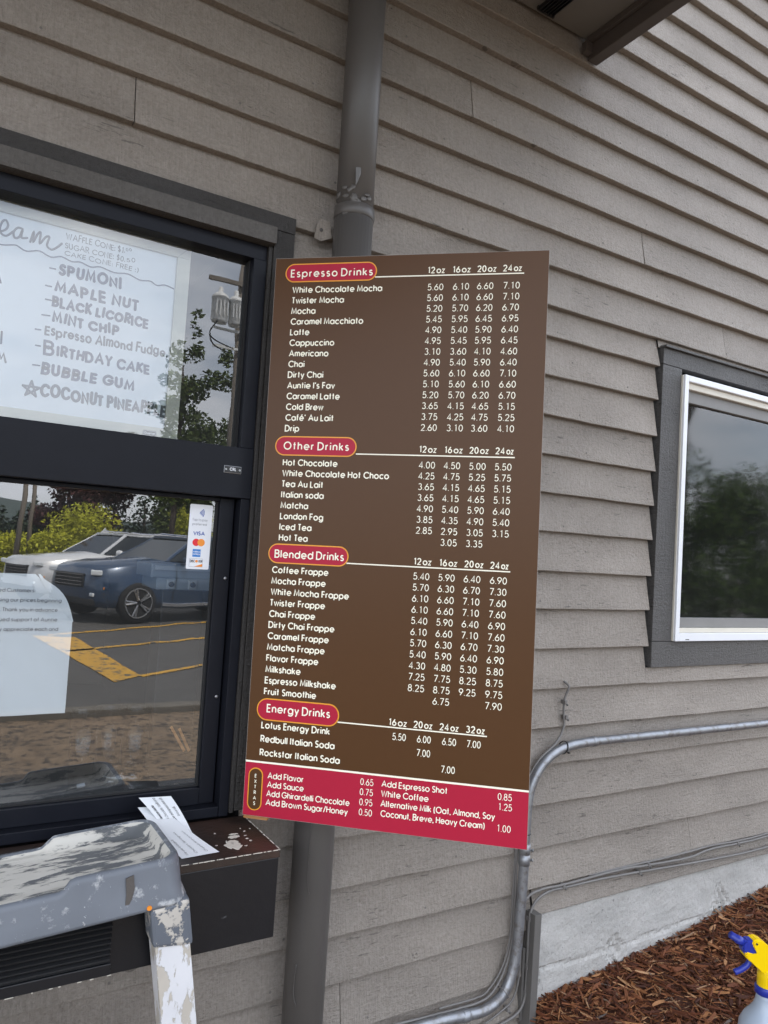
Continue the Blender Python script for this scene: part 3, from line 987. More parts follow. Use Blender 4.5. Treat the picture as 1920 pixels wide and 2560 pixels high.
items = [
 (('White Chocolate Mocha', 'Twister Mocha', 'Mocha', 'Caramel Macchiato', 'Latte', 'Cappuccino', 'Americano', 'Chai', 'Dirty Chai', "Auntie I's Fav", 'Caramel Latte', 'Cold Brew', "Caf\u00e9' Au Lait", 'Drip'), 43.5, 82, 45, 399,
  ('5.60 6.10 6.60 7.10', '5.60 6.10 6.60 7.10', '5.20 5.70 6.20 6.70', '5.45 5.95 6.45 6.95', '4.90 5.40 5.90 6.40', '4.95 5.45 5.95 6.45', '3.10 3.60 4.10 4.60', '4.90 5.40 5.90 6.40', '5.60 6.10 6.60 7.10', '5.10 5.60 6.10 6.60', '5.20 5.70 6.20 6.70', '3.65 4.15 4.65 5.15', '3.75 4.25 4.75 5.25', '2.60 3.10 3.60 4.10'), 82.5, 392.5),
 (('Hot Chocolate', 'White Chocolate Hot Choco', 'Tea Au Lait', 'Italian soda', 'Matcha', 'London Fog', 'Iced Tea', 'Hot Tea'), 45, 476, 46, 644,
  ('4.00 4.50 5.00 5.50', '4.25 4.75 5.25 5.75', '3.65 4.15 4.65 5.15', '3.65 4.15 4.65 5.15', '4.90 5.40 5.90 6.40', '3.85 4.35 4.90 5.40', '2.85 2.95 3.05 3.15', '- 3.05 3.35 -'), 474, 638.5),
 (('Coffee Frappe', 'Mocha Frappe', 'White Mocha Frappe', 'Twister Frappe', 'Chai Frappe', 'Dirty Chai Frappe', 'Caramel Frappe', 'Matcha Frappe', 'Flavor Frappe', 'Milkshake', 'Espresso Milkshake', 'Fruit Smoothie'), 35, 716, 33, 983,
  ('5.40 5.90 6.40 6.90', '5.70 6.30 6.70 7.30', '6.10 6.60 7.10 7.60', '6.10 6.60 7.10 7.60', '5.40 5.90 6.40 6.90', '6.10 6.60 7.10 7.60', '5.70 6.30 6.70 7.30', '5.40 5.90 6.40 6.90', '4.30 4.80 5.30 5.80', '7.25 7.75 8.25 8.75', '8.25 8.75 9.25 9.75', '- 6.75 - 7.90'), 713, 972),
 (('Lotus Energy Drink', 'Redbull Italian Soda', 'Rockstar Italian Soda'), 31.5, 1056, 31.5, 1115,
  ('5.50 6.00 6.50 7.00', '- 7.00 - -', '- - 7.00 -'), 1053, 1110),
]
pcol = [(353, 409, 461, 517), (353, 407, 461, 515), (352, 406, 460, 515), (324, 377, 430, 481)]
widths = {'White Chocolate Mocha': 266, 'White Chocolate Hot Choco': None}
for g, (names, ua, va, ub, vb, prs, pa, pb) in enumerate(items):
    b_ = NB(); p_ = [NB() for _ in range(4)]
    n = len(names)
    for i, s in enumerate(names):
        f = i / (n - 1)
        u, v = ua + (ub - ua) * f, va + (vb - va) * f
        text(b_, s, mm(u, v), 0.0154, .198, .080, z=.0006, space=.40, xs=.955)
        pv = pa + (pb - pa) * f
        for j, q in enumerate(prs[i].split()):
            if q != '-':
                text(p_[j], q, mm(pcol[g][j], pv), 0.0150, .128, .120, z=.0006, mono=.54, x1=(pcol[g][j] + 35) / 1000 if g < 3 else (pcol[g][j] + 29) / 1000)
    lk('item_list', b_, m_creamink)
    for q in p_:
        lk('price_column', q, m_creamink)
# extras
b_ = NB()
c_ = NB()
for s, u, v, x1_ in (('Add Flavor', 53, 1162, None), ('Add Sauce', 53, 1181, None), ('Add Ghirardelli Chocolate', 52.5, 1200, 239), ('Add Brown Sugar/Honey', 52, 1219, None),
                     ('Add Espresso Shot', 306, 1152, None), ('White Coffee', 306, 1172.5, None), ('Alternative Milk (Oat, Almond, Soy', 306, 1193, 545), ('Coconut, Breve, Heavy Cream)', 307, 1213.5, 525)):
    text(b_ if u < 300 else c_, s, mm(u, v), .0138, .165, .075, z=.0010, x1=x1_ / 1000 if x1_ else None, space=.36, xs=.95)
lk('extras_list', b_, m_creamink)
lk('extras_list', c_, m_creamink)
b_ = NB()
c_ = NB()
for s, u, v in (('0.65', 260, 1153), ('0.75', 260, 1174), ('0.95', 260, 1195), ('0.50', 260, 1216), ('0.85', 549, 1152), ('1.25', 550, 1172), ('1.00', 549, 1215)):
    text(b_ if u < 300 else c_, s, mm(u, v), .0142, .115, .12, z=.0010, mono=.54, x1=(u + 28.5) / 1000)
lk('extras_price_column', b_, m_creamink)
lk('extras_price_column', c_, m_creamink)
b_ = NB(); prism(b_, rrect(.0095, .0425, -1.2325, -1.1415, .0160, 10), .0005, .0013, Matrix.Identity(4))
badge = lk('extras_badge', b_, m_gold)
b_ = NB(); prism(b_, rrect(.0117, .0403, -1.2303, -1.1437, .0138, 10), .0011, .0016, Matrix.Identity(4))
lk('badge_fill', b_, m_board, badge)
b_ = NB()
for k, s in enumerate('EXTRAS'):
    text(b_, s, (.0262, -1.1625 - k * .01175), .0078, .20, .1, z=.0019, align=.5)
lk('badge_lettering', b_, m_creamink, badge)
b_ = NB(); box(b_, .0, .055, -1.254, -1.236, -.032, -.0066, .001)
lk('mounting_block', b_, m_wood)
b_ = NB(); box(b_, .0, .055, -.30, -.26, -.030, -.0066, .001)
lk('mounting_block', b_, m_wood)
#@@PART3
# ================================================================== THINGS ON THE WALL
# ---- downspout
ds = empty('downspout', (.818, -.055, ZG), 'thick round downspout painted grey, running down the wall behind the menu sign', 'downspout')
b_ = NB()
tube(b_, [(.8165, -.058, 1.625), (.8165, -.058, 1.2), (.8175, -.058, .80)], .0455, 28)
link('upper_pipe', b_, m_spout, ds, True)
b_ = NB()
tube(b_, [(.8175, -.058, .799), (.8178, -.058, .3), (.8185, -.058, -.6), (.819, -.058, -1.5)], .0475, 28)
link('lower_pipe', b_, m_spout, ds, True)
b_ = NB()
tube(b_, [(.8175, -.058, .828), (.8175, -.058, .826), (.8175, -.058, .801), (.8175, -.058, .799)], [.0462, .0492, .0495, .047], 28)
link('joint_ring', b_, m_spout, ds, True)
# lumpy band of caulk and the torn tab of the strap
m_lump = pm('lumpy_caulk_paint', (0.115, 0.107, 0.10), 0.45, vs=20, bs=0.8, bsc=38)
b_ = NB()
for k in range(34):
    a_ = rad(R.uniform(150, 330)); z_ = R.uniform(.800, .862)
    c_ = Vector((.8175 + .0465 * math.cos(a_), -.058 + .0465 * math.sin(a_), z_))
    t_ = NB(); bmesh.ops.create_icosphere(t_, subdivisions=2, radius=1)
    for v in t_.verts:
        v.co *= 1 + R.uniform(-.25, .25)
    merge(b_, t_, Matrix.Translation(c_) @ Matrix.Rotation(a_, 4, 'Z') @ Matrix.Rotation(R.uniform(-.9, .9), 4, 'X') @ Matrix.Diagonal((R.uniform(.0012, .003), R.uniform(.004, .012), R.uniform(.003, .009), 1)))
cl = link('caulk_band', b_, m_lump, ds, True)
cl['kind'] = 'stuff'
b_ = NB()
tt = NB()
pts = [(.778, .758), (.772, .800), (.750, .803), (.744, .792), (.738, .752), (.756, .748)]
vs0 = [tt.verts.new((x_, -.0105 - .012 * max(0, (x_ - .75) / .03), z_)) for x_, z_ in pts]
vs1 = [tt.verts.new((x_, -.0075 - .012 * max(0, (x_ - .75) / .03), z_)) for x_, z_ in pts]
tt.faces.new(vs0); tt.faces.new(vs1[::-1])
for k in range(6):
    tt.faces.new((vs0[k], vs1[k], vs1[(k + 1) % 6], vs0[(k + 1) % 6]))
merge(b_, tt)
tab = link('strap_tab', b_, m_siding, ds)
b_ = NB(); lathe(b_, [(.0045, 0), (.0045, .002), (.003, .0035)], (.7535, -.0125, .775), 12, (0, -1, 0))
link('screw', b_, m_spout, tab, True)
# loose flake of paint above the joint
b_ = NB()
tt = [(.793, -.103, .862), (.790, -.107, .882), (.786, -.112, .902), (.800, -.110, .906), (.803, -.106, .893), (.798, -.1045, .875)]
poly(b_, tt)
f2 = link('paint_flake', b_, m_spout, ds)
# dried drips of caulk on the lower part
b_ = NB()
tube(b_, smoothpath([(.789, -.0972, -.62), (.788, -.0966, -.70), (.789, -.0972, -.75), (.794, -.0992, -.775)], 5), .0009, 6)
link('caulk_drip', b_, m_spout, ds, True)
b_ = NB()
tube(b_, smoothpath([(.779, -.088, -.93), (.777, -.086, -.99), (.783, -.092, -1.02)], 5), .0012, 6)
link('caulk_drip', b_, m_spout, ds, True)

# ---- conduit
cd = empty('conduit', (1.50, -.03, -1.2), 'galvanised steel conduit bending from the right edge down the wall below the menu sign', 'conduit')
hp = smoothpath([(4.2, -.027, -.527), (3.2, -.027, -.529), (2.677, -.027, -.532), (2.22, -.027, -.530), (1.80, -.027, -.528), (1.762, -.027, -.528)], 6)
b_ = NB(); tube(b_, hp, .0128, 16); link('level_run', b_, m_galv, cd, True)
b_ = NB(); tube(b_, smoothpath([(1.762, -.027, -.528), (1.72, -.027, -.529), (1.665, -.027, -.533), (1.610, -.027, -.546), (1.565, -.027, -.571), (1.533, -.027, -.606), (1.514, -.027, -.650), (1.507, -.027, -.705), (1.506, -.027, -.757), (1.5055, -.027, -.80)], 6), .0136, 16)
link('upper_bend', b_, m_galv, cd, True)
b_ = NB(); tube(b_, smoothpath([(1.5055, -.027, -.80), (1.5045, -.027, -.87), (1.503, -.027, -.93), (1.499, -.027, -1.0), (1.494, -.027, -1.08), (1.482, -.027, -1.14), (1.455, -.027, -1.188), (1.42, -.027, -1.21), (1.38, -.027, -1.219), (1.322, -.027, -1.2155), (1.20, -.027, -1.206), (.95, -.027, -1.205)], 6), .0142, 16)
link('lower_bend', b_, m_galv, cd, True)
for za, zb in ((-.793, -.851),):
    b_ = NB(); tube(b_, [(1.5055, -.027, za + .001), (1.5055, -.027, za), (1.5052, -.027, -.820), (1.5052, -.027, -.8205), (1.5052, -.027, -.8235), (1.5052, -.027, -.824), (1.505, -.027, zb), (1.505, -.027, zb - .001)], [.014, .0162, .0162, .0152, .0152, .0162, .0162, .014], 16)
    cp = link('coupling', b_, m_galv, cd, True)
    for zz in (-.811, -.838):
        b_ = NB(); lathe(b_, [(.0028, 0), (.0028, .006), (.0046, .0062), (.0046, .0085), (.003, .0095)], (1.5185, -.035, zz), 12, (.85, -.5, 0))
        link('set_screw', b_, m_screw, cp, True)
b_ = NB(); tube(b_, [(1.772, -.027, -.528), (1.770, -.027, -.528), (1.756, -.027, -.528), (1.754, -.027, -.528)], [.0138, .0152, .0152, .0138], 16)
link('coupling', b_, m_galv, cd, True)
b_ = NB(); tube(b_, [(1.335, -.027, -1.2165), (1.330, -.027, -1.2165), (1.315, -.027, -1.2155), (1.31, -.027, -1.215)], [.0145, .0162, .0162, .0145], 16)
link('coupling', b_, m_galv, cd, True)
# zip ties
for nm, c_, ax, r_, tail in (('first', (1.640, -.024, -.537), (1, 0, -.35), .0185, 1), ('second', (1.5055, -.026, -.765), (0, 0, 1), .0150, 0), ('third', (1.455, -.024, -1.188), (.8, 0, .6), .0190, 1)):
    z_ = empty('zip_tie', c_, {'first': 'black zip tie at the bend of the conduit, with a sticking-out tail', 'second': 'thin black zip tie on the upright conduit above its coupling', 'third': 'grey painted zip tie round the lower bend of the conduit'}[nm], 'zip tie', 'zip ties on the conduit')
    mt = Matrix.Translation(c_) @ Vector(ax).to_track_quat('Z', 'Y').to_matrix().to_4x4()
    b_ = NB()
    tube(b_, [mt @ Vector((r_ * math.cos(t) * (1.0), r_ * math.sin(t), 0)) for t in [2 * math.pi * k / 24 for k in range(25)]], .0015, 6, False)
    mz = m_blackpl if nm != 'third' else m_cable
    link('loop', b_, mz, z_, True)
    if tail:
        b_ = NB(); p0 = Vector(c_) + Vector((.008, -.015, -.012)) * (1 if nm == 'first' else .8)
        box(b_, p0.x - .0035, p0.x + .0035, p0.y - .003, p0.y + .003, p0.z - .0025, p0.z + .0025, .0008)
        link('lock_head', b_, mz, z_)

# ---- cables
def cable(label, pts, r, mat=m_cable, group='cables along the wall', cat='cable'):
    p = smoothpath(pts, 7)
    wob = [Vector((q.x, q.y, q.z + R.uniform(-.0005, .0005))) for q in p]
    b = NB(); tube(b, wob, r, 8)
    o = link('cable', b, mat, None, True)
    return tag(o, label, cat, group)
cable('thin grey cable leaving a hole in the siding and following the conduit down',
      [(1.658, .004, -.350), (1.664, -.012, -.362), (1.659, -.008, -.385), (1.653, -.006, -.408), (1.654, -.006, -.452), (1.656, -.007, -.478), (1.640, -.010, -.506), (1.612, -.018, -.527), (1.585, -.020, -.542), (1.550, -.020, -.566), (1.523, -.020, -.599), (1.504, -.018, -.640), (1.4945, -.012, -.70), (1.492, -.010, -.817), (1.495, -.009, -.952), (1.490, -.010, -1.067), (1.466, -.012, -1.138), (1.430, -.012, -1.185), (1.387, -.012, -1.203), (1.30, -.012, -1.202), (1.1, -.012, -1.19)], .0036)
cable('grey cable hugging the underside of the conduit bend along the wall', [(1.4900, -.006, -.80), (1.4885, -.006, -.9), (1.488, -.006, -1.02), (1.480, -.006, -1.09), (1.458, -.006, -1.14), (1.42, -.006, -1.18), (1.38, -.006, -1.194), (1.25, -.006, -1.19)], .0026)
cable('lowest of the grey cables sagging along the siding to the post by the foundation',
      [(4.2, -.006, -.985), (3.2, -.006, -.985), (2.722, -.007, -.990), (2.554, -.008, -.989), (2.309, -.008, -.979), (2.024, -.008, -.964), (1.845, -.008, -.956), (1.684, -.008, -.954), (1.628, -.008, -.954), (1.583, -.008, -.968), (1.559, -.008, -.997), (1.553, -.008, -1.04), (1.5535, -.008, -1.108), (1.554, -.008, -1.156), (1.5535, -.008, -1.204), (1.548, -.008, -1.246), (1.522, -.008, -1.274), (1.454, -.008, -1.288), (1.3, -.008, -1.30)], .0040)
cable('grey cable running just above the lowest one and ending behind the conduit',
      [(4.2, -.006, -.940), (3.2, -.006, -.942), (2.720, -.007, -.951), (2.536, -.007, -.951), (2.383, -.006, -.948), (2.262, -.008, -.957), (2.061, -.008, -.949), (1.922, -.006, -.943), (1.684, -.008, -.945), (1.614, -.008, -.943), (1.558, -.010, -.947), (1.532, -.012, -.962), (1.516, -.014, -.985), (1.5, -.012, -1.02)], .0040)
cable('topmost of the grey cables under the lap of the lowest clapboard', [(4.2, -.006, -.932), (3.2, -.006, -.934), (2.720, -.006, -.942), (2.536, -.006, -.9425), (2.383, -.003, -.9385), (2.262, -.003, -.941), (2.1, -.002, -.9425), (2.061, -.004, -.9405), (1.95, .000, -.941), (1.8, .004, -.943)], .0034)
cable('thin grey cable curving under the conduit between conduit and post', [(1.529, -.006, -1.10), (1.527, -.007, -1.161), (1.519, -.007, -1.206), (1.501, -.007, -1.235), (1.471, -.007, -1.250), (1.399, -.007, -1.272), (1.25, -.007, -1.285)], .0028)
# clips
CL = [(1.655, -.409, 'small cable clip on the upright cable, the upper of two'), (1.6615, -.454, 'small cable clip on the upright cable, the lower of two'),
      (1.684, -.949, 'cable clip holding two cables, nearest to the conduit'), (2.061, -.948, 'cable clip on the upper cables below the white window'), (2.020, -.9655, 'cable clip on the lowest cable below the white window'),
      (2.536, -.950, 'cable clip far right near the edge of the photo'), (1.5545, -1.019, 'cable clip beside the top of the wooden post'), (1.5545, -1.151, 'cable clip beside the middle of the wooden post'), (1.489, -1.252, 'cable clip on the thin cable under the conduit bend'), (1.5535, -1.225, 'cable clip beside the foot of the wooden post')]
clip0 = None
for cx, cz, lab in CL:
    if clip0 is None:
        clip0 = empty('cable_clip', (0, 0, 0), lab, 'cable clip', 'cable clips on the wall')
        b_ = NB(); box(b_, -.0048, .0048, -.0135, .006, -.0062, .0062, .0015); c1 = link('saddle', b_, m_cable, clip0)
        b_ = NB(); lathe(b_, [(.0022, 0), (.0022, .004), (.0034, .0045), (.0026, .006)], (.004, -.010, -.0075), 10, (0, -1, 0)); c2 = link('nail', b_, m_spout, clip0, True)
        clip0.location = (cx, 0, cz)
    else:
        r_ = clip0.copy(); COL.objects.link(r_); r_.location = (cx, 0, cz); r_['label'] = lab
        for ch in (c1, c2):
            q_ = ch.copy(); COL.objects.link(q_); q_.parent = r_
# wooden post at the corner of the foundation
st = empty('corner_post', (1.565, -.02, -1.3), 'short grey painted wooden post at the left end of the concrete foundation', 'post')
b_ = NB()
t_ = NB(); box(t_, -.0125, .0125, -.020, .020, -.60, 0, .0012)
merge(b_, t_, Matrix.Translation((1.567, -.0115, -1.000)) @ Matrix.Rotation(rad(0.8), 4, 'Y'))
link('post', b_, m_stake, st)
b_ = NB(); box(b_, 1.541, 1.549, -.004, .012, -1.30, -1.10, .001); link('backing_strip', b_, m_stake, st)

# ================================================================== GROUND
def mound(x_, y_):
    """height of the mulch bed"""
    h = -1.275 + .118 * (x_ - 1.6) - .012 * (x_ - 1.6) ** 2 + .02 * math.sin(x_ * 5 + y_ * 3) * .4 + .008 * math.sin(x_ * 17 + 1) * math.sin(y_ * 13)
    h += .10 * y_ * .55
    e = (1.572 - x_)
    if e > 0:
        h -= e * 2.2
    return max(h, ZG - .02)
b_ = NB()
NX, NY = 70, 40
g_ = [[b_.verts.new((1.50 + 3.2 * i / NX, .012 - 1.9 * j / NY, mound(1.50 + 3.2 * i / NX, .012 - 1.9 * j / NY) - .012)) for j in range(NY + 1)] for i in range(NX + 1)]
for i in range(NX):
    for j in range(NY):
        b_.faces.new((g_[i][j], g_[i][j + 1], g_[i + 1][j + 1], g_[i + 1][j]))
bed = link('planting_bed', b_, pm('dark_mulch_soil', (0.07, 0.024, 0.011), 0.9, vs=60, var=.5, bs=0.9, bsc=120), None, True)
bed['kind'] = 'structure'

def mulch_mat():
    m, n, l, b = newmat('bark_mulch')
    geo = n.new('ShaderNodeNewGeometry')
    q = n.new('ShaderNodeValToRGB')
    e = q.color_ramp.elements
    cs = [(0, (.040, .012, .006)), (.25, (.080, .025, .011)), (.5, (.135, .043, .018)), (.72, (.205, .076, .030)), (.88, (.31, .14, .055)), (.96, (.40, .23, .12)), (1, (.10, .085, .08))]
    e[0].position, e[0].color = cs[0][0], (*cs[0][1], 1)
    e[1].position, e[1].color = cs[-1][0], (*cs[-1][1], 1)
    for p, c in cs[1:-1]:
        k = e.new(p); k.color = (*c, 1)
    l.new(geo.outputs['Random Per Island'], q.inputs['Fac'])
    f = noise(n, l, 120, 4, .7, (1, 1, 1))
    mq = n.new('ShaderNodeMix')
    mq.data_type = 'RGBA'; mq.blend_type = 'MULTIPLY'; mq.inputs[0].default_value = 1.0
    l.new(q.outputs[0], mq.inputs[6])
    l.new(mixc(n, l, f, (.55, .52, .5), (1.3, 1.3, 1.3)), mq.inputs[7])
    l.new(mq.outputs[2], b.inputs['Base Color'])
    b.inputs['Roughness'].default_value = 0.75
    b.inputs['Specular IOR Level'].default_value = 0.25
    bump(n, l, b, noise(n, l, 220, 3, .6), 0.4, 0.002)
    return m
b_ = NB()
RM = random.Random(3)
def chip(x_, y_, Ln, w, th, tilt, lift=0):
    a = RM.uniform(0, 2 * math.pi)
    d = Vector((math.cos(a), math.sin(a), RM.uniform(-tilt, tilt))).normalized()
    s = d.cross(Vector((RM.uniform(-.5, .5), RM.uniform(-.5, .5), 1))).normalized()
    n_ = s.cross(d)
    c = Vector((x_, y_, mound(x_, y_) + lift))
    k = RM.uniform(-.25, .25) * Ln
    secs = []
    for t, ww in ((-.5, RM.uniform(.15, .6)), (-.12, 1), (.2, RM.uniform(.8, 1.1)), (.5, RM.uniform(.05, .5))):
        p = c + d * (t * Ln) + n_ * (k * (t * t - .1)) + s * (k * .5 * t * t)
        secs.append([b_.verts.new(p - s * w * ww / 2), b_.verts.new(p + s * w * ww / 2), b_.verts.new(p + n_ * th + s * w * ww * .2)])
    for i in range(3):
        for q in range(3):
            b_.faces.new((secs[i][q], secs[i][(q + 1) % 3], secs[i + 1][(q + 1) % 3], secs[i + 1][q]))
for _ in range(26000):
    if _ < 23500:
        x_, y_ = RM.uniform(1.53, 3.0), .008 - abs(RM.random() ** 1.15) * 1.15
    else:
        x_, y_ = RM.uniform(1.53, 4.5), RM.uniform(-1.8, .0)
    if x_ < 1.585 and y_ > -.04:
        continue
    t = RM.random()
    if t < .72:
        chip(x_, y_, RM.uniform(.010, .036), RM.uniform(.0010, .0036), RM.uniform(.0008, .002), .5, RM.uniform(-.008, .005))
    elif t < .95:
        chip(x_, y_, RM.uniform(.022, .060), RM.uniform(.003, .008), RM.uniform(.001, .003), .35, RM.uniform(-.004, .006))
    else:
        chip(x_, y_, RM.uniform(.035, .085), RM.uniform(.006, .015), RM.uniform(.002, .005), .25, RM.uniform(0, .008))
mu = link('mulch', b_, mulch_mat(), None, 'flat')
tag(mu, 'loose reddish brown bark mulch heaped against the concrete foundation', 'mulch', None, 'stuff')

# car park: one sheet to the horizon, with sheets of gravel and paint on it
b_ = NB(); poly(b_, [(-300, -400, ZG), (300, -400, ZG), (300, 60, ZG), (-300, 60, ZG)])
gr = link('car_park', b_, pm('asphalt', (0.075, 0.069, 0.062), 0.75, var=.35, vs=3, bs=0.5, bsc=60, spot=(.085, .083, .08), spot_p=(.55, .8), spot_s=140), None, 'flat'); gr['kind'] = 'structure'
b_ = NB(); poly(b_, [(-40, -4.75, ZG + .004), (40, -5.3, ZG + .004), (40, .0, ZG + .004), (-40, .0, ZG + .004)])
gr = link('gravel_strip', b_, pm('brown_gravel', (0.18, 0.128, 0.082), 0.9, var=.7, vs=5, bs=0.9, bsc=50, spot=(.055, .042, .03), spot_p=(.50, .60), spot_s=17), None, 'flat'); gr['kind'] = 'structure'
b_ = NB(); box(b_, -30, 30, -4.98, -4.80, ZG - .1, ZG + .06, .012)
kb = link('kerb', b_, pm('dirty_kerb', (.13, .115, .095), .9, var=.4, vs=9, bs=.6, bsc=60), None); kb['kind'] = 'structure'
m_yp = pm('worn_yellow_paint', (0.55, 0.30, 0.03), 0.7, var=.2, bs=0.3, spot=(.09, .08, .065), spot_p=(.54, .62), spot_s=9)
yp = empty('yellow_paint_marking', (1.7, -8, ZG + .008)); yp['kind'] = 'structure'
def vq(*pts):
    b = NB(); poly(b, [(p[0], .09 - p[1], ZG + .008) for p in pts]); return b
link('painted_block', vq((1.76, 6.42), (2.11, 6.74), (1.90, 9.9), (1.38, 10.15)), m_yp, yp, 'flat')
link('painted_line', vq((2.11, 6.66), (2.11, 6.78), (2.98, 7.36), (2.95, 7.24)), m_yp, yp, 'flat')
link('painted_line', vq((1.6, 8.5), (1.6, 8.62), (3.83, 9.9), (3.83, 9.76)), m_yp, yp, 'flat')
link('painted_line', vq((1.6, 10.1), (1.6, 10.24), (4.6, 12.2), (4.6, 12.05)), m_yp, yp, 'flat')

# ================================================================== THINGS AT THE SERVING WINDOW
XZ = lambda yy: Matrix(((1, 0, 0, 0), (0, 0, -1, yy), (0, 1, 0, 0), (0, 0, 0, 1)))   # local xy -> world xz, normal to the camera side
# ---- whiteboard
wbd = empty('whiteboard', (0, .06, .22), 'framed whiteboard with handwritten ice cream flavours behind the upper pane', 'whiteboard')
b_ = NB(); box(b_, -.575, .437, .062, .068, .243, .65); link('writing_surface', b_, m_wb, wbd)
b_ = NB()
for q in ((-.60, .462, .645, .676), (-.60, .462, .227, .249)):
    prism(b_, [(q[0], q[2] if q[2] > .4 else q[2]), (q[1], q[2]), (q[1], q[3]), (q[0], q[3])], -.018, -.003, XZ(.052))
prism(b_, [(.4325, .2495), (.462, .2495), (.462, .6445), (.4325, .6445)], -.018, -.003, XZ(.052))
prism(b_, [(-.60, .2495), (-.572, .2495), (-.572, .6445), (-.60, .6445)], -.018, -.003, XZ(.052))
link('board_frame', b_, m_wbf, wbd)
b_ = NB()
ribbon(b_, [(.4335, .6452), (.4610, .6750)], .0008, 0, mtx=XZ(.0547)); ribbon(b_, [(.4335, .2488), (.4610, .2280)], .0008, 0, mtx=XZ(.0547))
link('frame_joint', b_, m_greyink, wbd)
b_ = NB(); prism(b_, rrect(.3855, .4155, .2275, .2405, .003, 5), 0, .0006, XZ(.0546)); lg = link('logo_label', b_, m_ink, wbd)
b_ = NB(); ribbon(b_, rrect(.3868, .4142, .2286, .2394, .0024, 5) + [rrect(.3868, .4142, .2286, .2394, .0024, 5)[0]], .0005, 0, mtx=XZ(.0537)); text(b_, 'Quartet', (.3885, .2318), .0052, .2, .1, x1=.4125, mtx=XZ(.0536)); link('logo_lettering', b_, m_white, lg)
WM = XZ(.0608)
def hand(s, x0, z0, x1, z1, cap, wt, mat, sp=.16, wob=.10):
    b = NB()
    ang = math.atan2(z1 - z0, x1 - x0)
    text(b, s, (x0, z0), cap, wt, sp, x1=x0 + math.hypot(x1 - x0, z1 - z0), mtx=WM, rnd=True, ang=ang, wob=wob, space=.42)
    return link('handwriting', b, mat, wbd)
hand('SPUMONI', .188, .5435, .317, .544, .025, .31, m_marker)
hand('MAPLE NUT', .183, .5055, .357, .503, .025, .30, m_marker)
hand('BLACK LICORICE', .181, .4745, .380, .467, .023, .31, m_marker)
hand('MINT CHIP', .184, .4400, .319, .439, .023, .31, m_marker)
hand('Espresso Almond Fudge.', .172, .4110, .428, .412, .022, .20, m_marker2)
hand('B', .172, .369, .194, .369, .033, .20, m_marker)
hand('IRTHDAY CAKE', .198, .3695, .391, .366, .024, .28, m_marker)
hand('BUBBLE GUM', .171, .327, .361, .324, .025, .31, m_marker)
hand('COCONUT PINEAPPLE', .173, .281, .433, .276, .027, .29, m_marker2)
hand('WAFFLE CONE: $1.', .1975, .623, .318, .6245, .0135, .13, m_marker2)
hand('00', .320, .630, .333, .632, .007, .2, m_marker2)
hand('SUGAR CONE: $0.', .1965, .603, .320, .6045, .0125, .13, m_marker2)
hand('50', .323, .606, .342, .609, .009, .15, m_marker2)
hand('CAKE CONE: FREE :)', .1965, .5875, .350, .589, .011, .14, m_marker2)
for (xa, za, xb, zb_) in ((.171, .5535, .182, .554), (.166, .515, .177, .515), (.168, .486, .179, .486), (.164, .452, .179, .453), (.154, .4195, .164, .420), (.157, .386, .166, .386), (.155, .3445, .168, .345)):
    b_ = NB()
    ribbon(b_, [(xa, za), (xb, zb_)], .0030, 0, rnd=True, mtx=WM)
    link('dash', b_, m_marker, wbd)
b_ = NB()
sp_ = [(.156 + .017 * math.sin(rad(144 * k)), .2935 + .017 * math.cos(rad(144 * k))) for k in range(6)]
for k in range(5):
    ribbon(b_, [sp_[k], sp_[k + 1]], .0045, k * 3e-5, rnd=True, mtx=WM)
link('star_mark', b_, m_marker2, wbd)
def sm2(pts, n=6):
    return [(p.x, p.y) for p in smoothpath([(q[0], q[1], 0) for q in pts], n)]
b_ = NB()
ribbon(b_, sm2([(-.5, .58), (-.3, .576), (-.1, .583), (.02, .577), (.075, .578), (.094, .582), (.106, .584), (.124, .577), (.148, .584), (.171, .577), (.191, .583), (.212, .578), (.229, .581), (.251, .576), (.27, .581), (.299, .576), (.328, .58), (.354, .573), (.377, .576), (.392, .57), (.41, .575), (.43, .571)], 4), .0026, 0, rnd=True, mtx=WM)
link('wavy_line', b_, m_marker, wbd)
b_ = NB()
k_ = 0
for q in ([(.060, .598), (.081, .609), (.087, .620), (.083, .630), (.077, .627), (.073, .613), (.076, .601), (.086, .599), (.097, .611)], [(.114, .621), (.105, .621), (.098, .610), (.101, .599), (.109, .603), (.114, .619), (.113, .603), (.124, .605)], [(.130, .598), (.135, .621), (.1355, .600), (.142, .617), (.148, .623), (.148, .600), (.158, .616), (.165, .618), (.162, .599), (.171, .593), (.181, .600), (.190, .611)]):
    ribbon(b_, sm2(q, 6), .0042, k_ * 4e-5, rnd=True, mtx=WM); k_ += 1
link('script_lettering', b_, m_marker2, wbd)
b_ = NB()
ribbon(b_, [(.078, .516), (.0835, .500)], .003, 0, rnd=True, mtx=WM); ribbon(b_, [(.093, .401), (.0935, .377)], .004, 0, rnd=True, mtx=WM)
ribbon(b_, [(.085, .340), (.092, .358), (.096, .346), (.100, .357), (.105, .340)], .004, 0, rnd=True, mtx=WM)
link('letter_end', b_, m_marker2, wbd)

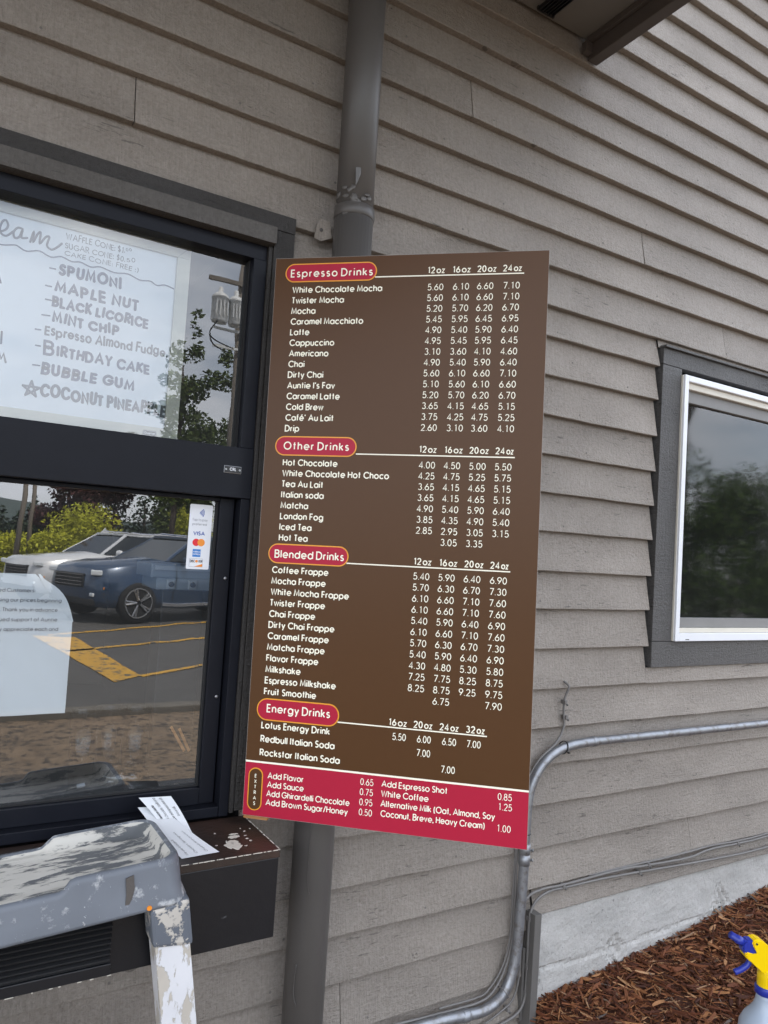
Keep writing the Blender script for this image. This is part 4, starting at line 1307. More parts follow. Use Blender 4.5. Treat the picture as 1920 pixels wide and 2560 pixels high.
# ---- price notice taped inside the lower pane
nt = empty('paper_notice', (.18, .05, -.38), 'white letter paper notice with a curled top corner behind the lower pane', 'notice')
NP = lambda u, v: Vector((u, .0505 + (max(0, u - .19) * max(0, v + .21)) * 4.5 * .35, v))
b_ = NB()
def edge_top(u):
    if u < .199:
        return -.0865
    return -.0865 - .098 * ((u - .199) / .073) ** .80
gx, gz = 26, 20
gv = []
for i in range(gx + 1):
    u = .045 + (.272 - .045) * i / gx
    tz = edge_top(u)
    gv.append([b_.verts.new(NP(u, -.373 + (tz + .373) * j / gz) + Vector((0, .0015 * math.sin(u * 60 + j * .4), 0))) for j in range(gz + 1)])
for i in range(gx):
    for j in range(gz):
        b_.faces.new((gv[i][j], gv[i + 1][j], gv[i + 1][j + 1], gv[i][j + 1]))
link('sheet', b_, m_paper, nt, True)
b_ = NB()
cr_ = [NP(u, edge_top(u)) for u in [.199 + .073 * k / 10 for k in range(11)]]
pk = [NP(.199, -.0865) + Vector((.004, -.0005, .000)), *[NP(.199 + .073 * k / 10, edge_top(.199 + .073 * k / 10)) + Vector((.012 * math.sin(math.pi * k / 10) + .002, -.001 - .0015 * math.sin(math.pi * k / 10), .017 * math.sin(math.pi * k / 10))) for k in range(1, 10)], NP(.272, edge_top(.272)) + Vector((.002, -.0005, .001))]
va = [b_.verts.new(p) for p in cr_]; vb_ = [b_.verts.new(p) for p in pk]
for k in range(10):
    b_.faces.new((va[k], va[k + 1], vb_[k + 1], vb_[k]))
link('curled_corner', b_, m_paper, nt, True)
b_ = NB()
mt = XZ(.0475)
for s, z_, xe in (('ed Customers:', -.124, .196), ('ising our prices beginning', -.1435, .247), ('5. Thank you in advance', -.163, .241), ('nued support of Auntie', -.183, .242), ('uly appreciate each and', -.2025, .245), ('er.', -.222, None)):
    text(b_, s, (.128, z_), .0080, .155, .12, x1=xe, mtx=mt)
link('print', b_, m_greyink, nt)

# ---- payment sticker
sk = empty('payment_sticker', (.5275, .045, -.06), 'white upright card payment sticker on the lower pane near the window frame', 'sticker')
SA = math.atan2(-.0015, .053)
SMX = XZ(.0455)
b_ = NB(); prism(b_, rrect(.5015, .5545, -.0625, .0855, .003, 5), 0, .0004, SMX); link('sheet', b_, m_white, sk)
S2 = XZ(.0448)
b_ = NB()
for k, r_ in enumerate((.004, .0075, .011, .0145)):
    ribbon(b_, [(.5225 + px, .0665 + py) for px, py in arc(0, 0, r_ * .85, r_, -38, 38)], .0016, 0, mtx=S2)
link('contactless_mark', b_, m_blue, sk)
b_ = NB()
text(b_, 'Tap to pay', (.5085, .0475), .0058, .1, .11, x1=.5440, mtx=S2); text(b_, 'preferred', (.5095, .0375), .0058, .1, .11, x1=.5425, mtx=S2)
link('lettering', b_, m_greyink, sk)
b_ = NB(); text(b_, 'VISA', (.5125, .0145), .0095, .26, .02, x1=.5400, mtx=S2); link('card_mark', b_, m_blue, sk)
b_ = NB(); prism(b_, arc(.5210, -.0015, .0085, .0085, 0, 345, 22), 0, .0001, S2); link('red_disc', b_, m_mred, sk)
b_ = NB(); prism(b_, arc(.5325, -.0015, .0085, .0085, 0, 345, 22), .00015, .0003, S2); link('orange_disc', b_, m_orange, sk)
b_ = NB(); prism(b_, [(.5145, -.0345), (.5330, -.0345), (.5330, -.0170), (.5145, -.0170)], 0, .0001, S2); ax_ = link('blue_square', b_, m_amex, sk)
b_ = NB(); text(b_, 'AMERICAN', (.5155, -.0247), .0038, .2, .1, x1=.532, mtx=XZ(.0445)); text(b_, 'EXPRESS', (.5155, -.0305), .0038, .2, .1, x1=.532, mtx=XZ(.0445)); link('square_lettering', b_, m_white, ax_)
b_ = NB(); text(b_, 'DISC', (.5100, -.0475), .0062, .2, .07, x1=.5215, mtx=S2); text(b_, 'VER', (.5285, -.0475), .0062, .2, .07, x1=.5385, mtx=S2); link('card_lettering', b_, m_ink, sk)
b_ = NB(); prism(b_, arc(.5250, -.0444, .0031, .0031, 0, 345, 16), 0, .0001, S2); link('orange_dot', b_, m_orange, sk)
b_ = NB(); prism(b_, [(.520, -.0565), (.5390, -.0565), (.5390, -.0500)], 0, .0001, S2); link('orange_corner', b_, m_orange, sk)
b_ = NB(); ribbon(b_, [(.5085, -.0570), (.5392, -.0570), (.5392, -.0385), (.5085, -.0385), (.5085, -.0570)], .0004, 0, mtx=S2); link('card_outline', b_, m_greyink, sk)

# ---- things inside, seen through the lower pane
cdw = empty('cash_drawer', (.57, .33, -.56), 'dark grey machine with two knobs standing inside behind the lower pane', 'machine')
b_ = NB(); box(b_, .505, .665, .30, .45, -.128, -.098, .003); box(b_, .490, .665, .302, .46, -.0975, -.062, .004); link('body', b_, m_grey_pl, cdw)
b_ = NB(); box(b_, .497, .66, .292, .30, -.078, -.066, .002); link('top_rail', b_, pm('light_grey_plastic', (.45, .48, .52), .4), cdw)
for cx in (.541, .597):
    b_ = NB(); box(b_, cx - .012, cx + .012, .292, .299, -.126, -.100, .003); kn = link('knob_plate', b_, pm('mid_grey_plastic', (.36, .39, .42), .35), cdw)
    b_ = NB(); lathe(b_, [(.007, 0), (.007, .004), (.005, .005)], (cx, .292, -.113), 14, (0, -1, 0)); link('knob', b_, m_blackpl, kn, True)
b_ = NB(); box(b_, .53, .64, .33, .42, -.56, -.129, .004); link('stand', b_, m_blackpl, cdw)
m_clear = glass_mat('clear_plastic', -.025, (.93, .94, .95))
for k, (cx, cy, lab) in enumerate(((.335, .17, 'clear plastic cup inside behind the lower pane, leftmost of three'), (.395, .19, 'clear plastic cup inside behind the lower pane, middle of three'), (.450, .17, 'clear plastic cup inside behind the lower pane, rightmost of three'))):
    b_ = NB()
    pr_ = [(.026, -.560), (.030, -.45), (.033, -.40), (.035, -.398), (.033, -.396), (.029, -.45), (.025, -.557)]
    lathe(b_, pr_, (cx, cy, 0), 24)
    tag(link('plastic_cup', b_, m_clear, None, True), lab, 'cup', 'cups inside the serving window')
for k, (xa, za, xb, zb_, lab) in enumerate(((.512, -.429, .537, -.470, 'wooden stir stick inside the lower pane, left of two'), (.531, -.434, .550, -.471, 'wooden stir stick inside the lower pane, right of two'))):
    b_ = NB()
    d_ = (Vector((xb, 0, zb_)) - Vector((xa, 0, za))).normalized(); s_ = Vector((-d_.z, 0, d_.x)) * .003
    p0, p1 = Vector((xa, .1, za)), Vector((xb, .1, zb_)) + d_ * .02
    vs_ = [b_.verts.new(p) for p in (p0 - s_, p0 + s_, p1 + s_, p1 - s_)]; ws_ = [b_.verts.new(v.co + Vector((0, .002, 0))) for v in vs_]
    b_.faces.new(vs_); b_.faces.new(ws_[::-1])
    for q in range(4):
        b_.faces.new((vs_[q], ws_[q], ws_[(q + 1) % 4], vs_[(q + 1) % 4]))
    tag(link('stir_stick', b_, m_wood, None), lab, 'stir stick', 'stir sticks inside the window')
b_ = NB(); tube(b_, [(.300, .118, -.553), (.301, .118, -.553), (.318, .115, -.5485), (.319, .115, -.5485)], [.003, .0042, .0042, .003], 12); mk = empty('marker_pen', (.31, .116, -.56), 'black and grey marker pen lying on the inner window sill', 'pen')
link('barrel', b_, m_blackpl, mk, True)
b_ = NB(); tube(b_, [(.3195, .115, -.5483), (.3205, .115, -.548), (.334, .112, -.545), (.336, .112, -.5445)], [.003, .0046, .0046, .003], 12); link('cap', b_, pm('pale_grey_plastic', (.35, .36, .38), .4), mk, True)
b_ = NB(); bmesh.ops.create_icosphere(b_, subdivisions=4, radius=1)
for v in b_.verts:
    q = v.co.copy(); w_ = .5 * math.sin(q.x * 5 + q.z * 7) * math.sin(q.y * 6 + 1) + .25 * math.sin(q.x * 13 + q.y * 9 + q.z * 11)
    v.co = Vector((.425 + q.x * .055 * (1 + .22 * w_), .150 + q.y * .035, -.548 + q.z * .028 * (1 + .35 * w_)))
tag(link('plastic_bag', b_, glass_mat('crinkled_film', .05, (.86, .87, .88)), None, True), 'crumpled clear plastic bag on the inner window sill', 'bag')

# ---- paper slips on the counter
def slip(name, P0, P1, P2, P3, label, lines_, sag, up_):
    """P0,P1 far end; P2,P3 near end"""
    root = empty('paper_slip', P3, label, 'paper slip', 'printed slips on the counter')
    b = NB(); n1, n2 = 14, 4; gv = []
    P0, P1, P2, P3 = map(Vector, (P0, P1, P2, P3))
    def at(s, t):
        p = (P3.lerp(P2, t)).lerp(P0.lerp(P1, t), s)
        return p + Vector((0, 0, sag * math.sin(math.pi * s)))
    for i in range(n1 + 1):
        gv.append([b.verts.new(at(i / n1, j / n2)) for j in range(n2 + 1)])
    for i in range(n1):
        for j in range(n2):
            b.faces.new((gv[i][j], gv[i][j + 1], gv[i + 1][j + 1], gv[i + 1][j]))
    link('sheet', b, m_paper, root, True)
    b = NB()
    Ln = (P0 - P3).length; Wd = (P2 - P3).length
    for s, s0, s1, t, wt in lines_:
        tb = NB(); text(tb, s, (s0 * Ln, 0), .0054, wt, .1, x1=s1 * Ln)
        for v in tb.verts:
            v.co = at(v.co.x / Ln, t - v.co.y / Wd) + Vector((0, -.0004, .0009 + v.co.z))
        merge(b, tb)
    link('print', b, m_ink, root)
    return root
slip('a', (.4195, -.018, -.563), (.470, -.016, -.568), (.546, -.178, -.6148), (.469, -.182, -.6148), 'white printed slip lying flat on the counter, the lower one of two',
     [('We use a large 8', .04, .36, .24, .1), ('Chicken, Spring mix', .05, .50, .50, .1), ('Cheese and crouton', .05, .50, .78, .1)], -.004, 0)
slip('b', (.4215, -.0125, -.545), (.4905, -.0105, -.5500), (.521, -.079, -.6090), (.471, -.083, -.6090), 'white printed slip on top of the other one, leaning on the window frame',
     [('Mexican Mocha', .38, .74, .22, .2), ('Ghirardelli Dark Chocolate, Vanilla syrup,', .06, .97, .44, .1), ('Cayenne Pepper and espresso shots with', .06, .95, .66, .1), ('breve milk.', .42, .68, .88, .1)], .004, 0)

# ================================================================== STEPLADDER
ld = empty('stepladder', (.43, -.33, ZG), 'paint-splashed stepladder with a grey plastic top tray in front of the counter', 'stepladder')
LA = 0.0
LMX = Matrix.Translation((.4400, -.280, -.5687)) @ Matrix.Rotation(rad(-3.35), 4, 'Y')
LW, LD = .48, .2195
def ssm(a, b, t):
    t = max(0, min(1, (t - a) / (b - a))); return t * t * (3 - 2 * t)
def rimz(u, v):
    """height of the rim: high at the right end, stepping down towards the left along the front; u<0 to the left, v 0 front .. LD back"""
    f = ssm(-.205, -.185, u)
    bk = ssm(-.215, -.185, u)
    w = ssm(.3 * LD, .7 * LD, v)
    return -.0188 + .0188 * (f * (1 - w) + bk * w)
def outline(inset, r, z, usef, n=14):
    pts = []
    x0, x1, y0, y1 = -LW + inset, -inset, inset, LD - inset
    base = []
    for a_, b_c in (((x1, y0 + r), (x1, y1 - r)), ((x1 - r, y1), (x0 + r, y1)), ((x0, y1 - r), (x0, y0 + r)), ((x0 + r, y0), (x1 - r, y0))):
        base.append((a_, b_c))
    cs = [(x1 - r, y1 - r, 0), (x0 + r, y1 - r, 90), (x0 + r, y0 + r, 180), (x1 - r, y0 + r, 270)]
    out = []
    for k in range(4):
        (xa, ya), (xb, yb) = base[k]
        m_ = 40 if k in (1, 3) else 10
        for i in range(m_):
            out.append((xa + (xb - xa) * i / m_, ya + (yb - ya) * i / m_))
        cx, cy, a0 = cs[k]
        for i in range(8):
            t = rad(a0 + 90 * i / 8)
            out.append((cx + r * math.cos(t), cy + r * math.sin(t)))
    return [(u, v, (rimz(u, v) if usef else 0) + (z if z > -.05 else z + (-.024 - z) * ssm(.30 * LD, .42 * LD, v))) for u, v in out]
def loft(bm, rings_, mtx, capend=True):
    RV = [[bm.verts.new(mtx @ Vector(p)) for p in q] for q in rings_]
    for i in range(len(RV) - 1):
        n = len(RV[i])
        for k in range(n):
            bm.faces.new((RV[i][k], RV[i][(k + 1) % n], RV[i + 1][(k + 1) % n], RV[i + 1][k]))
    if capend:
        bm.faces.new(RV[-1])
b_ = NB()
loft(b_, [outline(.012, .02, -.0785, 0), outline(-.006, .03, -.080, 0), outline(-.0110, .032, -.0785, 0), outline(-.0110, .032, -.073, 0), outline(-.004, .034, -.054, 0), outline(.000, .034, -.010, 1), outline(.002, .034, -.003, 1), outline(.006, .032, 0, 1), outline(.010, .030, .0, 1), outline(.013, .029, -.002, 1)], LMX, False)
link('top_tray', b_, m_tray, ld, True)
b_ = NB()
loft(b_, [outline(.013, .029, -.002, 1), outline(.019, .026, -.008, 1), outline(.025, .024, -.023, 0), outline(.033, .022, -.0255, 0), outline(.05, .02, -.026, 0), outline(.085, .008, -.0255, 0)], LMX)
link('basin', b_, m_basin, ld, True)
b_ = NB()
prism(b_, [(-.101, -.016), (-.088, -.013), (-.086, -.035), (-.090, -.050), (-.100, -.070), (-.104, -.072), (-.100, -.045)], -.0012, .0012, LMX @ Matrix(((1, 0, 0, 0), (0, .05, -1, -.0022), (0, 1, .05, 0), (0, 0, 0, 1))))
link('dried_streak', b_, pm('brown_dried_paint', (.085, .075, .068), .6, bs=.5), ld)
b_ = NB(); prism(b_, arc(0, 0, .0045, .0040, 0, 330, 9), -.001, .002, LMX @ Matrix.Translation((-.062, -.0105, -.073)) @ Matrix.Rotation(rad(90), 4, 'X'))
link('orange_blot', b_, m_orange, ld)
m_leg = Matrix.Translation((.4202, -.278, -.651)) @ Matrix.Rotation(rad(-9.5), 4, 'Y') @ Matrix.Rotation(rad(2), 4, 'X') @ Matrix.Scale(1.0465, 4)
def legs(dx, capmat):
    mt = Matrix.Translation((math.cos(LA) * dx, math.sin(LA) * dx, 0)) @ m_leg
    if dx:
        mt = Matrix.Translation((math.cos(LA) * dx, math.sin(LA) * dx, 0)) @ Matrix.Translation((.4202, -.278, -.670)) @ Matrix.Rotation(rad(5), 4, 'Y') @ Matrix.Rotation(rad(2), 4, 'X')
    b = NB()
    t = NB(); box(t, -.034, .034, -.012, .042, -.078, .006, .007)
    for v in t.verts:
        if v.co.z < -.04:
            v.co.z += .018 * (1 - (v.co.x + .036) / .069) * (1 if v.co.x < -.01 else .2)
    merge(b, t, mt); lg_ = link('corner_cap', b, capmat, ld)
    b = NB()
    box(b, -.030, .029, -.008, -.0055, -.90, -.060, .001, mt)
    box(b, .0265, .029, -.0054, .036, -.90, -.060, .001, mt); box(b, -.030, -.0275, -.0054, .036, -.90, -.060, .001, mt)
    link('rail', b, m_rail, ld)
    return mt
legs(0, m_cap); legs(-.385, m_cap)
mr = Matrix.Translation((0, .05, 0))
b_ = NB(); box(b_, -.40, .03, .0, .075, -.40, -.375, .004, LMX); link('step', b_, m_rail, ld)
b_ = NB(); box(b_, -.42, .05, .0, .075, -.68, -.655, .004, LMX); link('step', b_, m_rail, ld)

# ================================================================== SPRAY BOTTLE
sb = empty('spray_bottle', (1.905, -.5, -1.30), 'translucent white spray bottle with yellow trigger head and blue collar on the mulch', 'spray bottle')
SR = Matrix.Translation((1.907, -.50, -.016)) @ Matrix.Rotation(rad(-28), 4, 'Z')
b_ = NB()
lathe(b_, [(.058, -1.30), (.062, -1.29), (.062, -1.155), (.060, -1.135), (.050, -1.115), (.036, -1.098), (.0275, -1.085), (.0225, -1.065), (.0225, -1.05)], (1.907, -.5, 0), 32)
m_pet = pm('frosted_plastic', (.36, .42, .50), .3, var=.04, bs=.02)
link('bottle', b_, m_pet, sb, True)
b_ = NB(); lathe(b_, [(.0240, -1.056), (.0262, -1.054), (.0262, -1.040), (.0245, -1.036)], (1.907, -.5, 0), 32); link('collar', b_, m_bl, sb, True)
b_ = NB(); lathe(b_, [(.0215, -1.037), (.0215, -1.010), (.0200, -.995)], (1.907, -.5, 0), 24)
V_ = Matrix(((1, 0, 0, 0), (0, 0, 1, 0), (0, 1, 0, 0), (0, 0, 0, 1)))
shroud = [(.022, -1.000), (.040, -.975), (.036, -.955), (-.004, -.916), (-.022, -.903), (-.0385, -.900), (-.047, -.906), (-.047, -.916), (-.036, -.926), (-.030, -.938), (-.048, -.936), (-.062, -.932), (-.066, -.940), (-.060, -.950), (-.030, -.968), (-.018, -.985)]
t_ = NB(); prism(t_, shroud, -.016, .016, SR @ V_)
bmesh.ops.bevel(t_, geom=[e for e in t_.edges], offset=.003, segments=2, affect='EDGES')
merge(b_, t_); link('trigger_head', b_, m_yel, sb)
b_ = NB()
t_ = NB(); prism(t_, [(-.028, -.904), (-.060, -.905), (-.070, -.914), (-.070, -.930), (-.058, -.950), (-.030, -.960), (-.020, -.93)], -.0125, .0125, SR @ V_)
bmesh.ops.bevel(t_, geom=[e for e in t_.edges], offset=.003, segments=2, affect='EDGES')
merge(b_, t_)
link('pump_body', b_, m_bl, sb)
b_ = NB()
for k in range(4):
    tube(b_, [SR @ Vector((-.002 + .007 * k, -.0163, -.935 - .0075 * k)), SR @ Vector((.026 + .003 * k, -.0163, -.952 - .0075 * k))], .0012, 6)
link('grip_ridge', b_, pm('ochre_plastic', (.62, .38, .0), .4, bs=0), sb)
b_ = NB(); p0 = SR @ Vector((-.066, 0, -.915)); p1 = SR @ Vector((-.098, 0, -.897))
tube(b_, [p0, p0.lerp(p1, .45), p0.lerp(p1, .46), p1], [.0105, .0105, .0088, .0088], 16); link('nozzle', b_, m_bl, sb, True)
b_ = NB()
tp = [SR @ Vector(p) for p in ((-.050, 0, -.942), (-.044, 0, -.956), (-.050, 0, -.970), (-.066, 0, -.982), (-.084, 0, -.990))]
tube(b_, smoothpath(tp, 5), [.0075] * 21, 10); link('trigger', b_, m_bl, sb, True)
b_ = NB(); lathe(b_, [(.0024, 0), (.0024, .0185), (.002, .019)], SR @ Vector((-.037, 0, -.911)), 10, SR.to_3x3() @ Vector((0, -1, 0))); link('pivot_pin', b_, m_ink, sb, True)

# ================================================================== ACROSS THE CAR PARK (seen in the window glass)
m_tyre = pm('tyre_rubber', (.015, .015, .016), .8, bs=.1)
m_rim = pm('alloy_rim', (.45, .45, .46), .3, .9, bs=0)
m_cglass = pm('car_glass', (.012, .016, .018), .05, bs=0, spec=.8)
m_lamp = pm('headlamp_lens', (.75, .78, .80), .1, bs=0, spec=.9)
m_chrome = pm('chrome', (.7, .7, .72), .12, 1.0, bs=0)
def carpaint(name, c):
    m = pm(name, c, .28, 0.2, var=.03, bs=0, spec=.6)
    m.node_tree.nodes['Principled BSDF'].inputs['Coat Weight'].default_value = .8
    m.node_tree.nodes['Principled BSDF'].inputs['Coat Roughness'].default_value = .06
    return m
def make_car(C, heading, paint, label, rot_z=None):
    """x forward, y left, z up from the ground"""
    d = Vector((heading[0], heading[1], 0)).normalized(); s = Vector((-d.y, d.x, 0))
    mt = Matrix((d, s, Vector((0, 0, 1)))).transposed().to_4x4(); mt.translation = (C[0], C[1], ZG + .004)
    car = empty('parked_car', (C[0], C[1], ZG), label, 'car', 'cars parked across the car park')
    # body: stations along x -> (z bottom, z shoulder, half width low, half width shoulder)
    st_ = [(2.30, .42, .78, .55, .50), (2.24, .30, .93, .72, .64), (2.05, .26, 1.00, .88, .78), (1.60, .26, 1.06, .92, .84), (1.0, .26, 1.10, .92, .88), (.75, .26, 1.12, .92, .89), (-.2, .26, 1.12, .92, .89), (-1.2, .26, 1.13, .92, .89), (-1.9, .28, 1.12, .91, .86), (-2.22, .34, 1.06, .86, .78), (-2.32, .46, .96, .74, .66)]
    b = NB(); RV = []
    for x_, zb_, zs, wl_, ws in st_:
        arch = 0
        zm = (zb_ + zs) / 2
        pts = []
        for sg in (1, -1):
            q = [(wl_ * .93, zb_), (wl_, zb_ + .12), (wl_ * 1.01, zm + .03), (ws * 1.02, zs - .07), (ws * .93, zs - .005)]
            pts += [(x_, sg * y_, z_) for y_, z_ in (q if sg > 0 else q[::-1])]
        pts.append((x_, 0, zb_ - .0))
        mid = (x_, 0, zs + .03)
        pts = pts[:5] + [mid] + pts[5:]
        RV.append([b.verts.new(mt @ Vector(p)) for p in pts])
    for i in range(len(RV) - 1):
        n = len(RV[i])
        for k in range(n):
            b.faces.new((RV[i][k], RV[i][(k + 1) % n], RV[i + 1][(k + 1) % n], RV[i + 1][k]))
    b.faces.new(RV[0]); b.faces.new(RV[-1][::-1])
    link('body', b, paint, car, True)
    # glasshouse
    lo = [(.95, .80), (.80, .87), (-1.75, .86), (-2.08, .78)]
    hi = [(.28, .58), (.10, .66), (-1.35, .66), (-1.72, .58)]
    b = NB()
    L1_ = [b.verts.new(mt @ Vector((x_, y_, 1.095))) for x_, y_ in lo] + [b.verts.new(mt @ Vector((x_, -y_, 1.095))) for x_, y_ in lo[::-1]]
    H1_ = [b.verts.new(mt @ Vector((x_, y_, 1.515))) for x_, y_ in hi] + [b.verts.new(mt @ Vector((x_, -y_, 1.515))) for x_, y_ in hi[::-1]]
    for k in range(8):
        b.faces.new((L1_[k], L1_[(k + 1) % 8], H1_[(k + 1) % 8], H1_[k]))
    link('windows', b, m_cglass, car)
    b = NB()
    t_ = NB()
    ps = [(x_ + (.02 if x_ > 0 else -.02), y_ + .012) for x_, y_ in hi] + [(x_ + (.02 if x_ > 0 else -.02), -y_ - .012) for x_, y_ in hi[::-1]]
    prism(t_, ps, 1.500, 1.565, mt); bmesh.ops.bevel(t_, geom=t_.edges[:], offset=.03, segments=2, affect='EDGES'); merge(b, t_)
    for sg in (1, -1):
        for (xa, ya, xb, yb, w_) in ((.93, .815, .24, .60, .035), (-.35, .875, -.42, .668, .03), (-1.80, .855, -1.42, .655, .07), (-2.06, .785, -1.72, .60, .04)):
            tube(b, [mt @ Vector((xa, sg * ya, 1.08)), mt @ Vector((xb, sg * yb, 1.52))], w_, 6)
    link('roof', b, paint, car)
    for sg in (1, -1):
        b = NB()
        tube(b, [mt @ Vector((.1, sg * .60, 1.60)), mt @ Vector((-1.6, sg * .60, 1.59))], .018, 6)
        link('roof_rail', b, m_chrome, car)
    for sg in (1, -1):
        b = NB(); t_ = NB(); bmesh.ops.create_icosphere(t_, subdivisions=2, radius=1)
        merge(b, t_, mt @ Matrix.Translation((.62, sg * 1.0, 1.14)) @ Matrix.Diagonal((.08, .11, .075, 1)))
        link('mirror', b, paint, car, True)
        b = NB(); t_ = NB(); box(t_, -.10, .10, -.16, .16, -.045, .045, .02)
        merge(b, t_, mt @ Matrix.Translation((2.16, sg * .60, .88)) @ Matrix.Rotation(rad(-sg * 28), 4, 'Z'))
        link('headlight', b, m_lamp, car)
        b = NB(); box(b, 2.18, 2.28, sg * .58 - .12, sg * .58 + .12, .46, .52, .015, mt); link('fog_lamp', b, m_lamp, car)
        for wx in (1.52, -1.30):
            c_ = mt @ Vector((wx, sg * .90, 0.37))
            ax = (mt.to_3x3() @ Vector((0, sg, 0)))
            b = NB(); lathe(b, [(.30, -.12), (.36, -.11), (.372, -.08), (.372, .02), (.36, .045), (.28, .05)], c_, 28, ax)
            wh = link('wheel', b, m_tyre, car, True)
            b = NB()
            mr_ = Matrix.Translation(c_) @ ax.to_track_quat('Z', 'Y').to_matrix().to_4x4()
            for k in range(5):
                a_ = 2 * math.pi * k / 5
                for da in (-.12, .12):
                    tube(b, [mr_ @ Vector((.04 * math.cos(a_), .04 * math.sin(a_), .060)), mr_ @ Vector((.265 * math.cos(a_ + da), .265 * math.sin(a_ + da), .060))], .020, 5)
            tube(b, [mr_ @ Vector((.268 * math.cos(t), .268 * math.sin(t), .052)) for t in [2 * math.pi * k / 28 for k in range(29)]], .016, 5, False)
            link('rim', b, m_rim, wh)
            b = NB(); lathe(b, [(.27, -.1), (.27, .045)], c_, 24, ax); link('hub_disc', b, m_aludk, wh)
    b = NB(); box(b, 2.20, 2.325, -.46, .46, .60, .84, .02, mt); g_ = link('grille', b, m_aludk, car)
    for zz in (.64, .70, .76, .82):
        b = NB()
        box(b, 2.322, 2.332, -.44, .44, zz - .006, zz + .006, 0, mt)
        link('grille_bar', b, m_chrome, g_)
    b = NB(); box(b, 2.16, 2.30, -.70, .70, .30, .42, .03, mt); link('lower_bumper', b, m_aludk, car)
    for sg in (1, -1):
        b = NB()
        box(b, -1.0, 1.0, sg * .925 - .012, sg * .925 + .012, .30, .36, .005, mt)
        link('sill_trim', b, m_chrome, car)
        for dx in (.78, -.30, -1.28):
            b = NB()
            tube(b, [mt @ Vector((dx, sg * .905, 1.06)), mt @ Vector((dx - .02, sg * .934, .80)), mt @ Vector((dx + .02, sg * .925, .40))], .007, 5)
            link('door_seam', b, m_aludk, car)
        for dx in (-.18, -1.14):
            b = NB()
            box(b, dx - .09, dx + .09, sg * .925 - .02, sg * .925 + .025, .93, .965, .008, mt)
            link('door_handle', b, paint, car)
        b = NB(); box(b, 2.02, 2.14, sg * .80 - .03, sg * .80 + .03, .60, .64, .01, mt)
        link('side_marker', b, m_orange, car)
    return car
hd = (-math.cos(rad(20)), math.sin(rad(20)))
d_ = Vector((hd[0], hd[1], 0)); s_ = Vector((math.sin(rad(20)), math.cos(rad(20)), 0))
C1 = Vector((3.2, -11.66, 0)) - d_ * 1.52 - s_ * .90
make_car(C1, hd, carpaint('dark_blue_car_paint', (.030, .060, .115)), 'dark blue car mirrored in the lower pane, nearer of two')
C2 = C1 - s_ * 2.84 - d_ * .4
make_car(C2, hd, carpaint('white_car_paint', (.72, .72, .72)), 'white car mirrored in the lower pane behind the dark blue car')

def leaf_mat(name, c, var=.45):
    m, n, l, b = newmat(name)
    geo = n.new('ShaderNodeNewGeometry')
    l.new(mixc(n, l, geo.outputs['Random Per Island'], tuple(q * (1 - var) for q in c), tuple(q * (1 + var) for q in c)), b.inputs['Base Color'])
    b.inputs['Roughness'].default_value = .55
    b.inputs['Specular IOR Level'].default_value = .25
    return m
m_bark = pm('tree_bark', (.075, .055, .042), .9, var=.3, vs=5, bs=.8, bsc=18, stretch=(3, 3, .5))
RT = random.Random(11)
def leaves(b, blobs, n, size):
    tot = sum(q[3] * q[4] * q[5] for q in blobs)
    for (cx, cy, cz, rx, ry, rz) in blobs:
        for _ in range(int(n * rx * ry * rz / tot)):
            v = Vector((RT.gauss(0, 1), RT.gauss(0, 1), RT.gauss(0, 1))).normalized() * (RT.random() ** .4)
            p = Vector((cx + v.x * rx, cy + v.y * ry, cz + v.z * rz))
            a = Vector((RT.gauss(0, 1), RT.gauss(0, 1), RT.gauss(0, .7))).normalized()
            c = a.cross(Vector((RT.gauss(0, 1), RT.gauss(0, 1), RT.gauss(0, 1)))).normalized()
            s = size * RT.uniform(.6, 1.4)
            b.faces.new([b.verts.new(p + a * s), b.verts.new(p + c * s * .45), b.verts.new(p - a * s), b.verts.new(p - c * s * .45)])
def tree(name, label, cat, base, blobs, n, size, leafm, tr, group=None, trunk_top=None):
    t = empty(name, (base[0], base[1], ZG), label, cat, group)
    b = NB(); leaves(b, blobs, n, size)
    link('crown', b, leafm, t, 'flat')
    b = NB()
    top = trunk_top or (max(q[2] for q in blobs) - ZG) * .8 + ZG
    tube(b, [(base[0], base[1], ZG - .1), (base[0] + .05, base[1], ZG + (top - ZG) * .4), (base[0], base[1] + .05, top)], [tr, tr * .8, tr * .25], 8)
    for q in blobs[:7]:
        z0 = min(top * .7, q[2] - .2)
        tube(b, [(base[0], base[1], max(ZG + .3, z0 - (abs(q[0] - base[0]) * .5))), (q[0], q[1], q[2])], [tr * .45, tr * .12], 6)
    link('trunk', b, m_bark, t, True)
    return t
lm_y = leaf_mat('yellow_green_leaves', (.44, .44, .035), .35)
lm_g = leaf_mat('green_leaves', (.075, .105, .022))
lm_d = leaf_mat('dark_evergreen_needles', (.022, .038, .018))
lm_r = leaf_mat('dark_red_leaves', (.070, .028, .026))
lm_h = leaf_mat('hedge_leaves', (.065, .11, .02), .6)
